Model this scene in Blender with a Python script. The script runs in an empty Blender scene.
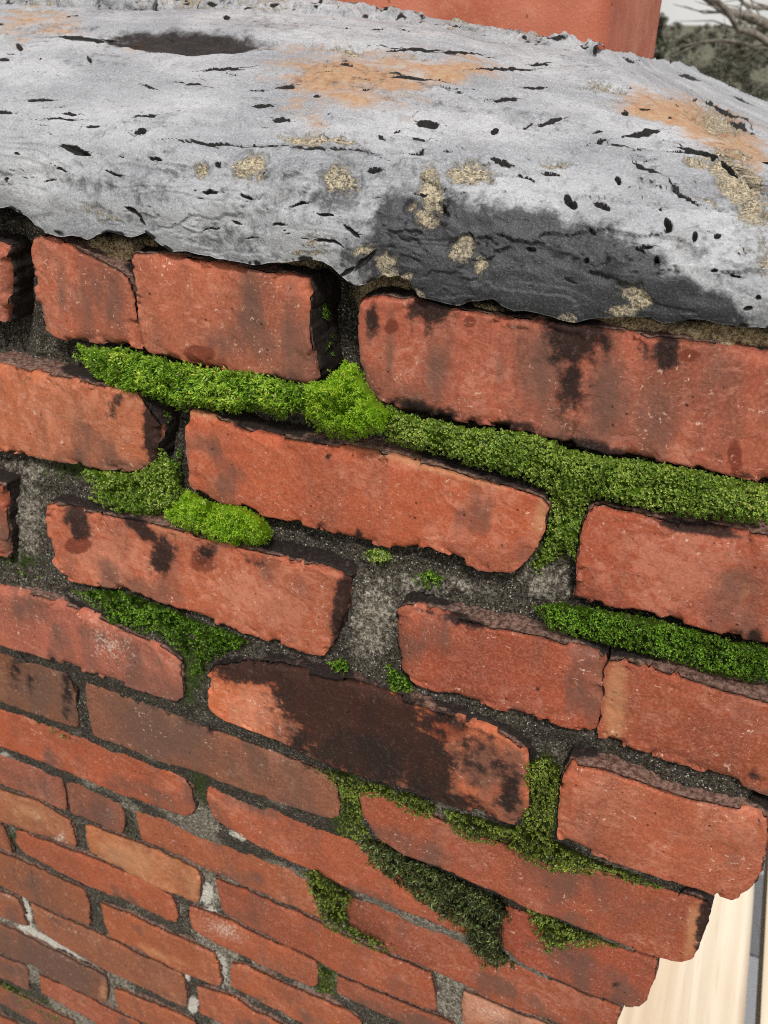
import bpy, math, random
import numpy as np
random.seed(7); RNG = np.random.default_rng(11)
scene = bpy.context.scene
COL = scene.collection

# ------------------------------------------------------------------ camera
# X runs right along the chimney face, Y into the wall, Z up. The lens is at EYE.
S = 0.345                                   # metres per survey unit (face of the top course at 1 unit)
EYE = np.array([0.0, 0.0, 6.0])
F_PX, YAW, PITCH, ROLL = 850.0, math.radians(23.189), math.radians(30.290), math.radians(0.900)
def cam_axes():
    ca, sa = math.cos(YAW), math.sin(YAW)
    Rz = np.array([[ca, -sa, 0], [sa, ca, 0], [0, 0, 1]])
    fwd = Rz @ np.array([0, math.cos(PITCH), -math.sin(PITCH)])
    right = Rz @ np.array([1.0, 0, 0]); up = np.cross(right, fwd)
    c, s = math.cos(ROLL), math.sin(ROLL)
    return c*right + s*up, -s*right + c*up, fwd
CR, CU, CF = cam_axes()
cam_data = bpy.data.cameras.new('camera'); cam = bpy.data.objects.new('camera', cam_data)
COL.objects.link(cam); scene.camera = cam
cam_data.sensor_fit = 'VERTICAL'; cam_data.sensor_height = 36.0
cam_data.lens = F_PX/1024*36.0
cam_data.clip_start = 0.01; cam_data.clip_end = 3000
from mathutils import Matrix, Vector
M = Matrix.Identity(4)
for i in range(3):
    M[i][0], M[i][1], M[i][2], M[i][3] = CR[i], CU[i], -CF[i], EYE[i]
cam.matrix_world = M
cam_data.dof.use_dof = True
cam_data.dof.focus_distance = 0.405
cam_data.dof.aperture_fstop = (cam_data.lens)/1.6

def at(px, py, yd):
    """surveyed point: photograph pixel -> place on the vertical plane yd units in front of the lens"""
    px = np.asarray(px, float); py = np.asarray(py, float)
    d = (px-384)[..., None]*CR - (py-512)[..., None]*CU + F_PX*CF
    return EYE + d/d[..., 1:2]*(np.asarray(yd, float)[..., None]*S)
def chart(P):
    """inverse of at(): survey chart coordinates of world points"""
    d = P-EYE; w = d@CF
    return 384+F_PX*(d@CR)/w, 512-F_PX*(d@CU)/w

# ------------------------------------------------------------------ light
SUN_EL, SUN_AZ = math.radians(50), math.radians(157)       # azimuth clockwise from +Y: behind the camera, to the right
world = bpy.data.worlds.new('World'); scene.world = world; world.use_nodes = True
wn = world.node_tree.nodes; wl = world.node_tree.links
sky = wn.new('ShaderNodeTexSky'); sky.sky_type = 'NISHITA'; sky.sun_disc = False
sky.sun_elevation = SUN_EL; sky.sun_rotation = SUN_AZ
sky.air_density = 1.0; sky.dust_density = 4.0; sky.ozone_density = 1.0
bg = wn['Background']; bg.inputs[1].default_value = 0.12
# thin bright overcast: a veil of cloud over the clear sky, the same all round
geo_w = wn.new('ShaderNodeTexCoord'); cl_n = wn.new('ShaderNodeTexNoise'); cl_n.inputs['Scale'].default_value = 2.2; cl_n.inputs['Detail'].default_value = 5
wl.new(geo_w.outputs['Generated'], cl_n.inputs['Vector'])
cl_r = wn.new('ShaderNodeMapRange'); wl.new(cl_n.outputs['Fac'], cl_r.inputs[0]); cl_r.inputs[1].default_value = 0.35; cl_r.inputs[2].default_value = 0.65; cl_r.inputs[3].default_value = 0.52; cl_r.inputs[4].default_value = 0.84
mx_w = wn.new('ShaderNodeMix'); mx_w.data_type = 'RGBA'; wl.new(cl_r.outputs[0], mx_w.inputs['Factor']); wl.new(sky.outputs[0], mx_w.inputs[6]); mx_w.inputs[7].default_value = (9.6, 9.4, 9.0, 1)
wl.new(mx_w.outputs[2], bg.inputs[0])
sd = bpy.data.lights.new('sun', 'SUN'); sun = bpy.data.objects.new('sun', sd); COL.objects.link(sun)
sd.energy = 2.7; sd.angle = math.radians(6); sd.color = (1.0, 0.965, 0.915)
sdir = Vector((math.sin(SUN_AZ)*math.cos(SUN_EL), math.cos(SUN_AZ)*math.cos(SUN_EL), math.sin(SUN_EL)))
sun.rotation_euler = (-sdir).to_track_quat('-Z', 'Y').to_euler(); sun.location = (0, 0, 20)
scene.view_settings.view_transform = 'Standard'; scene.view_settings.look = 'None'
scene.view_settings.exposure = 0.0; scene.view_settings.gamma = 1.0
scene.cycles.pixel_filter_type = 'BLACKMAN_HARRIS'; scene.cycles.filter_width = 1.05
try: scene.cycles.use_denoising = False
except Exception: pass

# ------------------------------------------------------------------ numeric helpers
def hash3(i, j, k, seed):
    h = (i*374761393 + j*668265263 + k*2147483647 + seed*974634777) & 0xffffffff
    h = ((h ^ (h >> 13))*1274126177) & 0xffffffff
    h = ((h ^ (h >> 16))*2246822519) & 0xffffffff
    return ((h ^ (h >> 15)) & 0xffffff)/float(0xffffff)
def vnoise(P, freq, seed=0):
    Q = np.asarray(P)*np.asarray(freq, float); I = np.floor(Q).astype(np.int64); f = Q-I; f = f*f*f*(f*(f*6-15)+10)
    r = 0
    for dx in (0, 1):
        for dy in (0, 1):
            for dz in (0, 1):
                w = (f[..., 0] if dx else 1-f[..., 0])*(f[..., 1] if dy else 1-f[..., 1])*(f[..., 2] if dz else 1-f[..., 2])
                r = r + w*hash3(I[..., 0]+dx, I[..., 1]+dy, I[..., 2]+dz, seed)
    return r*2-1
def fbm(P, freq, octv=4, seed=0, gain=0.5):
    r = 0; a = 1.0; f = np.asarray(freq, float)
    for o in range(octv):
        r = r + a*vnoise(P, f, seed+o*17); a *= gain; f = f*2.03
    return r
def sstep(a, b, x):
    t = np.clip((x-a)/(b-a), 0, 1); return t*t*(3-2*t)
def ell(px, py, e):
    """soft ellipse (cx, cy, rx, ry, angle deg): 1 in the middle, 0.5 on the rim, 0 outside"""
    cx, cy, rx, ry = e[:4]; a = math.radians(e[4] if len(e) > 4 else 0)
    dx, dy = px-cx, py-cy
    u = (dx*math.cos(a)+dy*math.sin(a))/rx; v = (-dx*math.sin(a)+dy*math.cos(a))/ry
    return np.clip(1.0-0.5*np.sqrt(u*u+v*v), 0, 1)
def in_poly(px, py, poly):
    ins = np.zeros(px.shape, bool); n = len(poly)
    for i in range(n):
        x0, y0 = poly[i]; x1, y1 = poly[(i+1) % n]
        if y0 == y1: continue
        c = ((y0 > py) != (y1 > py)) & (px < (x1-x0)*(py-y0)/(y1-y0)+x0)
        ins ^= c
    return ins
def edge_dist(px, py, poly):
    d = np.full(px.shape, 1e9); n = len(poly)
    for i in range(n):
        x0, y0 = poly[i]; x1, y1 = poly[(i+1) % n]
        vx, vy = x1-x0, y1-y0; L = vx*vx+vy*vy+1e-9
        t = np.clip(((px-x0)*vx+(py-y0)*vy)/L, 0, 1)
        d = np.minimum(d, np.hypot(px-x0-t*vx, py-y0-t*vy))
    return d

# ------------------------------------------------------------------ mesh helpers
def make(name, V, quads=None, tris=None, mat=None, parent=None, attrs=None, smooth=True, origin=None, cols=None):
    V = np.asarray(V, float).reshape(-1, 3)
    if origin is None: origin = (V.min(0)+V.max(0))/2
    origin = np.asarray(origin, float)
    me = bpy.data.meshes.new(name)
    q = np.zeros((0, 4), int) if quads is None else np.asarray(quads, int).reshape(-1, 4)
    t = np.zeros((0, 3), int) if tris is None else np.asarray(tris, int).reshape(-1, 3)
    me.vertices.add(len(V)); me.vertices.foreach_set('co', (V-origin).astype(np.float32).ravel())
    loops = np.concatenate([q.ravel(), t.ravel()]).astype(np.int32)
    me.loops.add(len(loops)); me.loops.foreach_set('vertex_index', loops)
    starts = np.concatenate([np.arange(len(q))*4, len(q)*4+np.arange(len(t))*3]).astype(np.int32)
    me.polygons.add(len(starts)); me.polygons.foreach_set('loop_start', starts)
    me.polygons.foreach_set('use_smooth', np.full(len(starts), smooth))
    me.update(calc_edges=True)
    for k, v in (attrs or {}).items():
        a = me.attributes.new(k, 'FLOAT', 'POINT'); a.data.foreach_set('value', np.asarray(v, np.float32))
    for k, v in (cols or {}).items():
        a = me.attributes.new(k, 'FLOAT_COLOR', 'POINT')
        c = np.ones((len(V), 4), np.float32); c[:, :3] = v; a.data.foreach_set('color', c.ravel())
    me.validate()
    if mat: me.materials.append(mat)
    o = bpy.data.objects.new(name, me); COL.objects.link(o)
    o.location = origin
    if parent is not None:
        o.parent = parent; w = np.zeros(3); p = parent
        while p is not None: w += np.array(p.location); p = p.parent
        o.location = origin-w
    return o
def tag(o, label=None, cat=None, group=None, kind=None):
    if label: o['label'] = label
    if cat: o['category'] = cat
    if group: o['group'] = group
    if kind: o['kind'] = kind
    return o
def empty(name, loc):
    o = bpy.data.objects.new(name, None); COL.objects.link(o); o.location = loc; o.empty_display_size = 0.05
    return o
def grid_quads(n, m, base=0):
    """n columns, m rows of vertices stored column-major (index i*m+j)"""
    i, j = np.meshgrid(np.arange(n-1), np.arange(m-1), indexing='ij')
    a = (i*m+j).ravel()+base
    return np.stack([a, a+m, a+m+1, a+1], 1)
def resample(pts, n):
    p = np.asarray(pts, float); d = np.r_[0, np.cumsum(np.hypot(*np.diff(p, axis=0).T[:2]) if p.shape[1] == 2 else np.linalg.norm(np.diff(p, axis=0), axis=1))]
    t = np.linspace(0, d[-1], n)
    return np.stack([np.interp(t, d, p[:, k]) for k in range(p.shape[1])], 1)
def tube(path, radii, sides=8):
    path = np.asarray(path, float); n = len(path); V = []; ref = np.array([0.13, 0.31, 0.94])
    for i in range(n):
        t = path[min(i+1, n-1)]-path[max(i-1, 0)]; t = t/np.linalg.norm(t)
        a = np.cross(t, ref); a /= np.linalg.norm(a); b = np.cross(t, a)
        ang = np.arange(sides)*2*np.pi/sides
        V.append(path[i]+radii[i]*(np.cos(ang)[:, None]*a+np.sin(ang)[:, None]*b))
    V = np.concatenate(V); Q = []
    for i in range(n-1):
        for k in range(sides):
            Q.append((i*sides+k, i*sides+(k+1) % sides, (i+1)*sides+(k+1) % sides, (i+1)*sides+k))
    return V, np.array(Q)
class Bag:
    def __init__(s): s.V = []; s.Q = []; s.T = []; s.n = 0
    def add(s, V, Q=None, T=None):
        s.V.append(V)
        if Q is not None and len(Q): s.Q.append(np.asarray(Q)+s.n)
        if T is not None and len(T): s.T.append(np.asarray(T)+s.n)
        s.n += len(V)
    def get(s): return np.concatenate(s.V), (np.concatenate(s.Q) if s.Q else None), (np.concatenate(s.T) if s.T else None)

# ------------------------------------------------------------------ material helper
class N:
    def __init__(s, name):
        s.m = bpy.data.materials.new(name); s.m.use_nodes = True
        s.t = s.m.node_tree; s.b = s.t.nodes['Principled BSDF']; s.geo = s.t.nodes.new('ShaderNodeNewGeometry')
        s.pos = s.geo.outputs['Position']
    def new(s, ty): return s.t.nodes.new(ty)
    def link(s, a, b): s.t.links.new(a, b)
    def inp(s, sock, v):
        if hasattr(v, 'is_output'): s.link(v, sock)
        elif isinstance(v, (tuple, list)) and len(v) == 3 and sock.type == 'RGBA': sock.default_value = (*v, 1)
        else: sock.default_value = v
    def noise(s, scale, detail=4, rough=0.55, vec=None, dist=0.0, stretch=None):
        n = s.new('ShaderNodeTexNoise'); n.inputs['Scale'].default_value = scale; n.inputs['Detail'].default_value = detail
        n.inputs['Roughness'].default_value = rough; n.inputs['Distortion'].default_value = dist
        v = vec or s.pos
        if stretch:
            mp = s.new('ShaderNodeMapping'); s.link(v, mp.inputs[0]); mp.inputs['Scale'].default_value = stretch; v = mp.outputs[0]
        s.link(v, n.inputs['Vector']); return n.outputs['Fac']
    def voro(s, scale, feature='F1', vec=None):
        n = s.new('ShaderNodeTexVoronoi'); n.feature = feature; n.inputs['Scale'].default_value = scale
        s.link(vec or s.pos, n.inputs['Vector']); return n.outputs['Distance']
    def math(s, op, a, b=0.0, clamp=False):
        n = s.new('ShaderNodeMath'); n.operation = op; n.use_clamp = clamp; s.inp(n.inputs[0], a); s.inp(n.inputs[1], b); return n.outputs[0]
    def ramp(s, v, a, b, lo=0.0, hi=1.0):
        n = s.new('ShaderNodeMapRange'); n.interpolation_type = 'SMOOTHSTEP'
        s.inp(n.inputs[0], v); n.inputs[1].default_value = a; n.inputs[2].default_value = b; n.inputs[3].default_value = lo; n.inputs[4].default_value = hi
        return n.outputs[0]
    def mix(s, f, a, b, mode='MIX'):
        n = s.new('ShaderNodeMix'); n.data_type = 'RGBA'; n.blend_type = mode
        s.inp(n.inputs['Factor'], f); s.inp(n.inputs[6], a); s.inp(n.inputs[7], b); return n.outputs[2]
    def attr(s, name, out='Fac'):
        n = s.new('ShaderNodeAttribute'); n.attribute_name = name; return n.outputs[out]
    def bump(s, h, dist=0.001, strength=1.0, prev=None):
        n = s.new('ShaderNodeBump'); n.inputs['Distance'].default_value = dist; n.inputs['Strength'].default_value = strength
        s.link(h, n.inputs['Height'])
        if prev is not None: s.link(prev, n.inputs['Normal'])
        return n.outputs[0]
    def done(s, col, rough=0.85, normal=None, spec=0.3):
        s.inp(s.b.inputs['Base Color'], col); s.inp(s.b.inputs['Roughness'], rough)
        if normal is not None: s.link(normal, s.b.inputs['Normal'])
        s.inp(s.b.inputs['Specular IOR Level'], spec)
        return s.m
    def mask(s, a, n, k=0.5, lo=0.42, hi=0.58):
        """attribute a broken up at its rim by noise n"""
        return s.ramp(s.math('ADD', a, s.math('MULTIPLY', s.math('SUBTRACT', n, 0.5), k)), lo, hi)

# ---- brick
def brick_material():
    s = N('fired brick')
    oi = s.new('ShaderNodeObjectInfo'); base = s.mix(1.0, oi.outputs['Color'], (0.93, 0.95, 0.80), 'MULTIPLY')
    big = s.noise(16, 3, 0.5); mid = s.noise(85, 5, 0.62, dist=0.4); fine = s.noise(700, 4, 0.7); streak = s.noise(60, 4, 0.6, stretch=(1.0, 1.0, 0.22))
    patch = s.noise(120, 6, 0.55, dist=1.2)
    hsv = s.new('ShaderNodeHueSaturation'); s.link(base, hsv.inputs['Color']); hsv.inputs['Saturation'].default_value = 0.86; hsv.inputs['Value'].default_value = 1.34; hsv.inputs['Hue'].default_value = 0.506
    c = s.mix(s.math('MULTIPLY', s.mask(s.attr('peel'), patch, 1.5, 0.36, 0.74), 0.8), base, hsv.outputs[0])
    dk = s.new('ShaderNodeHueSaturation'); s.link(base, dk.inputs['Color']); dk.inputs['Saturation'].default_value = 0.95; dk.inputs['Value'].default_value = 0.62
    c = s.mix(s.ramp(big, 0.42, 0.72, 0, 0.7), c, dk.outputs[0])
    c = s.mix(s.ramp(streak, 0.48, 0.72, 0, 0.55), c, (0.16, 0.062, 0.040))
    c = s.mix(s.ramp(mid, 0.52, 0.75, 0, 0.32), c, hsv.outputs[0])
    c = s.mix(s.ramp(fine, 0.45, 0.68, 0.0, 0.42), c, (0.50, 0.22, 0.14))
    c = s.mix(s.ramp(s.noise(260, 5, 0.7), 0.50, 0.70, 0, 0.34), c, dk.outputs[0])
    c = s.mix(s.ramp(fine, 0.30, 0.44, 0.5, 0.0), c, (0.10, 0.035, 0.02))
    fk = s.noise(230, 7, 0.62, dist=0.5, stretch=(0.55, 1.0, 1.35)); c = s.mix(s.math('MULTIPLY', s.ramp(fk, 0.55, 0.62, 0, 0.5), s.ramp(s.noise(33, 3), 0.45, 0.65)), c, hsv.outputs[0])
    fk2 = s.noise(330, 6, 0.62, dist=0.3, stretch=(0.5, 1.0, 1.5)); c = s.mix(s.ramp(fk2, 0.40, 0.34, 0, 0.28), c, dk.outputs[0])
    # grey surface bloom
    c = s.mix(s.math('MULTIPLY', s.mask(s.attr('grey'), s.noise(48, 5, 0.65, stretch=(1.0, 1.0, 0.35)), 1.5, 0.3, 0.85), 0.78), c, (0.115, 0.066, 0.050))
    c = s.mix(s.math('MULTIPLY', s.mask(s.attr('tan'), mid, 1.0, 0.30, 0.78), 0.62), c, (0.47, 0.225, 0.11))
    # darker damp red
    c = s.mix(s.math('MULTIPLY', s.mask(s.attr('damp'), mid, 0.7), 0.75), c, (0.13, 0.025, 0.012))
    # chalk flecks
    v = s.voro(520); fl = s.math('MULTIPLY', s.ramp(s.noise(400, 3, 0.5, dist=1.1), 0.63, 0.70), s.ramp(s.noise(60, 3), 0.42, 0.62))
    c = s.mix(s.math('MULTIPLY', fl, 0.7), c, (0.70, 0.48, 0.37))
    pl = s.math('MULTIPLY', s.mask(s.attr('pale'), s.noise(420, 6, 0.8), 2.4, 0.86, 1.05), 0.62)
    c = s.mix(pl, c, (0.66, 0.52, 0.44))
    # dark pin holes
    v2 = s.voro(170); ph = s.math('MULTIPLY', s.ramp(v2, 0.06, 0.16, 1, 0), s.ramp(s.noise(130, 2), 0.52, 0.6))
    c = s.mix(s.math('MULTIPLY', ph, 0.75), c, (0.03, 0.014, 0.01))
    # weathered skin on the side faces and arrises
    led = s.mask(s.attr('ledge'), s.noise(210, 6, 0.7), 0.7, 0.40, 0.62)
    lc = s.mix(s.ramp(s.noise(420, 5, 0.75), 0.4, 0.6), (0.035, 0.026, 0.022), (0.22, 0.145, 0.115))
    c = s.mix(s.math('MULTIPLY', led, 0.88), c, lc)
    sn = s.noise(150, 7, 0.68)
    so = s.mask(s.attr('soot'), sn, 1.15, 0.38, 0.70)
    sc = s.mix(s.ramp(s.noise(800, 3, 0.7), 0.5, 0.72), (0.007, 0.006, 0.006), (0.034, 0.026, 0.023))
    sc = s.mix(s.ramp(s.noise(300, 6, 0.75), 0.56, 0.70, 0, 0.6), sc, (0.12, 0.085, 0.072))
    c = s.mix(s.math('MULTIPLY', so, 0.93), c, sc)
    h = s.math('ADD', s.math('MULTIPLY', fine, 0.5), s.math('MULTIPLY', s.noise(220, 4, 0.6), 0.8))
    h = s.math('SUBTRACT', h, s.math('MULTIPLY', ph, 0.6))
    h = s.math('ADD', h, s.math('MULTIPLY', s.ramp(fk, 0.55, 0.62), 0.10))
    h = s.math('SUBTRACT', h, s.math('MULTIPLY', s.mask(s.attr('peel'), patch, 1.3, 0.5, 0.6), 0.22))
    nb = s.bump(h, 0.0007, 0.7)
    return s.done(c, s.ramp(mid, 0.3, 0.7, 0.74, 0.92), nb, 0.22)
M_BRICK = brick_material()

# ---- mortar between the bricks
def mortar_material():
    s = N('old sandy mortar')
    g = s.noise(620, 4, 0.8); g2 = s.noise(300, 5, 0.75); lowf = s.noise(55, 4, 0.6)
    dark = s.mix(s.ramp(g, 0.40, 0.62), (0.013, 0.011, 0.008), (0.115, 0.098, 0.074))
    dark = s.mix(s.math('MULTIPLY', s.ramp(s.voro(620), 0.16, 0.34, 1, 0), s.ramp(g2, 0.47, 0.56)), dark, (0.58, 0.55, 0.48))
    light = s.mix(s.ramp(g2, 0.38, 0.62), (0.13, 0.11, 0.08), (0.54, 0.49, 0.40))
    light = s.mix(s.ramp(g, 0.58, 0.42, 0, 0.75), light, (0.05, 0.045, 0.036))
    c = s.mix(s.mask(s.attr('light'), g2, 1.1, 0.50, 0.85), dark, light)
    sand = s.mix(s.ramp(g, 0.40, 0.60), (0.15, 0.095, 0.045), (0.58, 0.45, 0.27))
    c = s.mix(s.mask(s.attr('sand'), g2, 0.9, 0.40, 0.62), c, sand)
    gr = s.mix(s.ramp(g, 0.4, 0.6), (0.012, 0.022, 0.004), (0.07, 0.11, 0.015))
    c = s.mix(s.math('MULTIPLY', s.mask(s.attr('green'), s.noise(180, 5, 0.7), 1.0, 0.40, 0.60), 0.9), c, gr)
    c = s.mix(s.mask(s.attr('white'), g2, 0.9, 0.42, 0.58), c, s.mix(s.ramp(g, 0.35, 0.6), (0.36, 0.33, 0.28), (0.74, 0.71, 0.64)))
    nb = s.bump(s.math('ADD', g, s.math('MULTIPLY', g2, 1.2)), 0.0016, 1.0)
    return s.done(c, 0.92, nb, 0.25)
M_MORTAR = mortar_material()

# ---- mortar crown
def crown_material():
    s = N('weathered mortar crown')
    g = s.noise(1100, 4, 0.75); g2 = s.noise(260, 6, 0.68); lo = s.noise(26, 5, 0.6, stretch=(0.6, 1, 1.6)); mid = s.noise(95, 6, 0.62)
    c = s.mix(s.ramp(lo, 0.32, 0.68), (0.235, 0.246, 0.268), (0.395, 0.405, 0.425))
    c = s.mix(s.ramp(mid, 0.48, 0.72, 0, 0.6), c, (0.21, 0.21, 0.212))
    c = s.mix(s.ramp(g, 0.50, 0.68, 0.0, 0.42), c, (0.68, 0.68, 0.68))
    c = s.mix(s.ramp(g, 0.46, 0.32, 0.0, 0.45), c, (0.13, 0.13, 0.135))
    g3 = s.noise(420, 4, 0.7); c = s.mix(s.ramp(g3, 0.45, 0.30, 0.0, 0.6), c, (0.10, 0.10, 0.103))
    rust = s.mask(s.attr('rust'), s.noise(70, 6, 0.65, stretch=(0.5, 1, 1)), 1.3, 0.36, 0.78)
    c = s.mix(s.math('MULTIPLY', rust, 0.9), c, s.mix(s.ramp(g2, 0.35, 0.65), (0.34, 0.165, 0.07), (0.40, 0.27, 0.16)))
    wet = s.mask(s.attr('dark'), s.noise(170, 7, 0.72), 0.75, 0.38, 0.64)
    wc = s.mix(s.ramp(g, 0.48, 0.75), (0.020, 0.021, 0.025), (0.085, 0.087, 0.094))
    c = s.mix(s.math('MULTIPLY', wet, 0.96), c, wc)
    bwn = s.mask(s.attr('brown'), mid, 0.5, 0.38, 0.62)
    c = s.mix(s.math('MULTIPLY', bwn, 0.92), c, s.mix(s.ramp(g2, 0.3, 0.7), (0.008, 0.006, 0.005), (0.030, 0.022, 0.018)))
    sand = s.mask(s.attr('tan'), s.noise(220, 7, 0.78), 1.7, 0.46, 0.76)
    sc = s.mix(s.ramp(s.noise(750, 4, 0.8), 0.38, 0.60), s.mix(s.ramp(mid, 0.4, 0.6), (0.06, 0.05, 0.038), (0.17, 0.125, 0.07)), s.mix(s.ramp(g2, 0.4, 0.6), (0.42, 0.37, 0.28), (0.66, 0.57, 0.40)))
    c = s.mix(sand, c, sc)
    c = s.mix(s.ramp(s.attr('grime_shade'), 0.25, 0.75), c, (0.007, 0.006, 0.005))
    # grainy, wetter part is smoother
    h = s.math('ADD', s.math('MULTIPLY', g, 0.6), s.math('MULTIPLY', g2, 1.0))
    h = s.math('ADD', h, s.math('MULTIPLY', s.math('MULTIPLY', sand, g), 2.0))
    nb = s.bump(h, 0.0008, 0.7)
    return s.done(c, s.math('SUBTRACT', 0.78, s.math('MULTIPLY', wet, 0.46)), nb, s.math('SUBTRACT', 0.4, s.math('MULTIPLY', bwn, 0.4)))
M_CROWN = crown_material()

def flue_material():
    s = N('terracotta flue clay')
    a = s.noise(14, 4, 0.6); b = s.noise(70, 5, 0.65); g = s.noise(600, 3, 0.7)
    c = s.mix(s.ramp(a, 0.3, 0.7), (0.36, 0.095, 0.052), (0.47, 0.165, 0.10))
    c = s.mix(s.ramp(b, 0.5, 0.75, 0, 0.5), c, (0.54, 0.24, 0.16))
    c = s.mix(s.ramp(g, 0.58, 0.75, 0, 0.4), c, (0.62, 0.36, 0.26))
    sp = s.math('MULTIPLY', s.ramp(s.voro(120), 0.08, 0.2, 1, 0), s.ramp(s.noise(60, 2), 0.52, 0.6))
    c = s.mix(s.math('MULTIPLY', sp, 0.7), c, (0.08, 0.03, 0.02))
    return s.done(c, 0.75, s.bump(s.math('ADD', g, b), 0.0008, 0.6), 0.3)
M_FLUE = flue_material()

def moss_material():
    s = N('moss leaves')
    c = s.attr('tint', 'Color')
    g = s.noise(900, 3, 0.6)
    c2 = s.mix(s.ramp(g, 0.35, 0.65, 0.0, 0.2), c, s.mix(1.0, c, (0.55, 0.6, 0.5), 'MULTIPLY'))
    m = s.done(c2, 0.38, None, 0.5)
    tr = s.new('ShaderNodeBsdfTranslucent'); s.link(c2, tr.inputs['Color'])
    mx = s.new('ShaderNodeMixShader'); mx.inputs[0].default_value = 0.42
    out = s.t.nodes['Material Output']; s.link(s.b.outputs[0], mx.inputs[1]); s.link(tr.outputs[0], mx.inputs[2]); s.link(mx.outputs[0], out.inputs[0])
    return m
M_MOSS = moss_material()
# ------------------------------------------------------------------ the chimney
chimney = empty('brick_chimney', EYE+np.array([-0.45*S, 1.0*S, -3.9*S]))
tag(chimney, 'corbelled red brick chimney with mossy joints under a cracked grey mortar crown', 'chimney')

def lin(r, g, b):
    f = lambda c: (c/255/12.92) if c/255 <= 0.04045 else ((c/255+0.055)/1.055)**2.4
    return (f(r), f(g), f(b))
# distance of each course's face from the lens plane, in survey units (corbelled out to course 4, stepping back below)
YC = {1: 1.0, 2: 0.985, 3: 0.962, 4: 0.948, 5: 0.982, 6: 1.022, 7: 1.055}
def yc(c): return YC.get(c, 1.058)
B={}
def b(n,c,top,bot,l=(),r=()): B[n]=(c,list(top),list(bot),list(l),list(r))
b('1a',1,[(-110,222),(3,247)],[(-110,292),(4,322)],[],[(6,285)])
b('1b',1,[(30,236),(50,237),(72,245),(80,252),(100,262),(122,272),(128,276)],[(53,338),(70,342),(127,347),(143,352)],[(32,277),(40,325)],[(136,317)])
b('1c',1,[(130,253),(182,258),(256,272),(309,278)],[(144,353),(180,365),(256,375),(276,383),(311,390)],[(137,317)],[(309,333),(316,383)])
b('1d',1,[(358,301),(369,297),(416,299),(512,321),(549,322),(612,332),(672,340),(768,353),(860,366)],[(377,402),(403,413),(469,425),(512,430),(555,440),(605,456),(639,460),(685,467),(729,476),(768,482),(870,505)],[(356,320),(359,360),(368,392)],[])
b('2a',2,[(-110,349),(0,367),(60,378),(110,388),(138,393)],[(-110,428),(0,452),(57,462),(80,467),(127,472),(147,470)],[],[(146,405),(160,428),(156,460)])
b('2b',2,[(184,409),(228,424),(256,435),(299,441),(339,447),(403,460),(456,474),(512,489),(540,498)],[(213,502),(247,507),(266,517),(309,527),(349,540),(403,552),(426,547),(443,553),(476,572),(512,575),(525,567)],[(185,450),(190,488)],[(549,508),(544,533)])
b('2c',2,[(590,502),(639,516),(675,526),(768,538),(870,556)],[(572,602),(664,620),(734,640),(768,645),(870,668)],[(581,533)],[])
b('3a',3,[(-120,455),(3,487)],[(-120,525),(8,560)],[],[(6,530)])
b('3b',3,[(44,503),(93,514),(123,519),(173,530),(213,543),(256,552),(320,570),(338,576)],[(67,582),(123,591),(165,605),(240,632),(310,656),(326,657)],[(47,540),(52,563)],[(348,582),(345,615)])
b('3c',3,[(404,603),(469,625),(534,637),(590,653),(606,659)],[(414,687),(500,711),(594,737)],[(396,610),(394,630),(399,672)],[(604,690)])
b('3d',3,[(605,659),(624,662),(700,684),(768,703),(850,727)],[(596,738),(680,766),(768,796),(850,823)],[(604,690)],[])
b('4a',4,[(-110,556),(0,589),(52,602),(99,620),(135,638),(166,650)],[(-110,607),(0,646),(62,665),(125,688),(177,704)],[],[(180,664),(182,698)])
b('4b',4,[(214,666),(235,663),(280,667),(347,684),(393,698),(459,721),(503,737),(525,752)],[(217,717),(280,742),(337,770),(413,792),(440,804),(468,813),(514,827)],[(208,675),(208,705)],[(530,775),(527,820)])
b('4c',4,[(569,764),(614,775),(684,800),(740,813),(768,819)],[(556,839),(604,860),(664,880),(729,902),(742,902)],[(562,780),(559,800)],[(769,830),(764,865),(753,895)])
b('5a',5,[(-110,614),(0,653),(67,673)],[(-110,663),(0,703),(78,730)],[],[(73,690)])
b('5b',5,[(82,681),(160,707),(207,728),(256,745),(305,764),(333,776)],[(93,737),(113,743),(167,765),(200,775),(256,795),(279,803),(334,821)],[(87,710)],[(337,788),(340,815)])
b('5c',5,[(358,788),(400,801),(448,824),(500,843),(560,860),(587,868),(641,884),(695,899),(712,904)],[(374,835),(399,854),(443,870),(507,899),(533,912),(560,920),(613,942),(641,955),(668,962),(685,967)],[(362,813)],[(713,910),(705,932),(694,960)])
b('6a',6,[(-110,668),(0,709),(31,718),(78,733),(96,741),(141,756),(156,765),(182,776)],[(-110,704),(0,748),(47,765),(109,791),(156,808),(188,817)],[],[(191,789),(194,811)])
b('6b',6,[(207,784),(258,800),(305,813),(330,824),(362,838),(400,856),(440,875),(474,889)],[(214,822),(248,841),(279,858),(310,871),(340,886),(380,903),(432,924),(468,937)],[(206,800)],[(471,915)])
b('6c',6,[(503,906),(539,918),(587,936),(614,947),(659,961)],[(517,962),(547,976),(592,996),(625,1008),(639,1009)],[(501,930),(502,946)],[(655,978),(647,1001)])
b('7a',7,[(-90,715),(0,754),(40,767),(61,772)],[(-90,746),(0,785),(34,798),(67,812)],[],[(64,790)])
b('7b',7,[(65,776),(109,795),(119,801)],[(70,813),(104,829),(122,836)],[(67,795)],[(124,820)])
b('7c',7,[(132,803),(165,815),(205,826),(235,843),(280,862),(303,872)],[(141,841),(182,858),(217,876),(247,888),(283,904),(323,921)],[(136,820)],[(312,895)])
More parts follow.
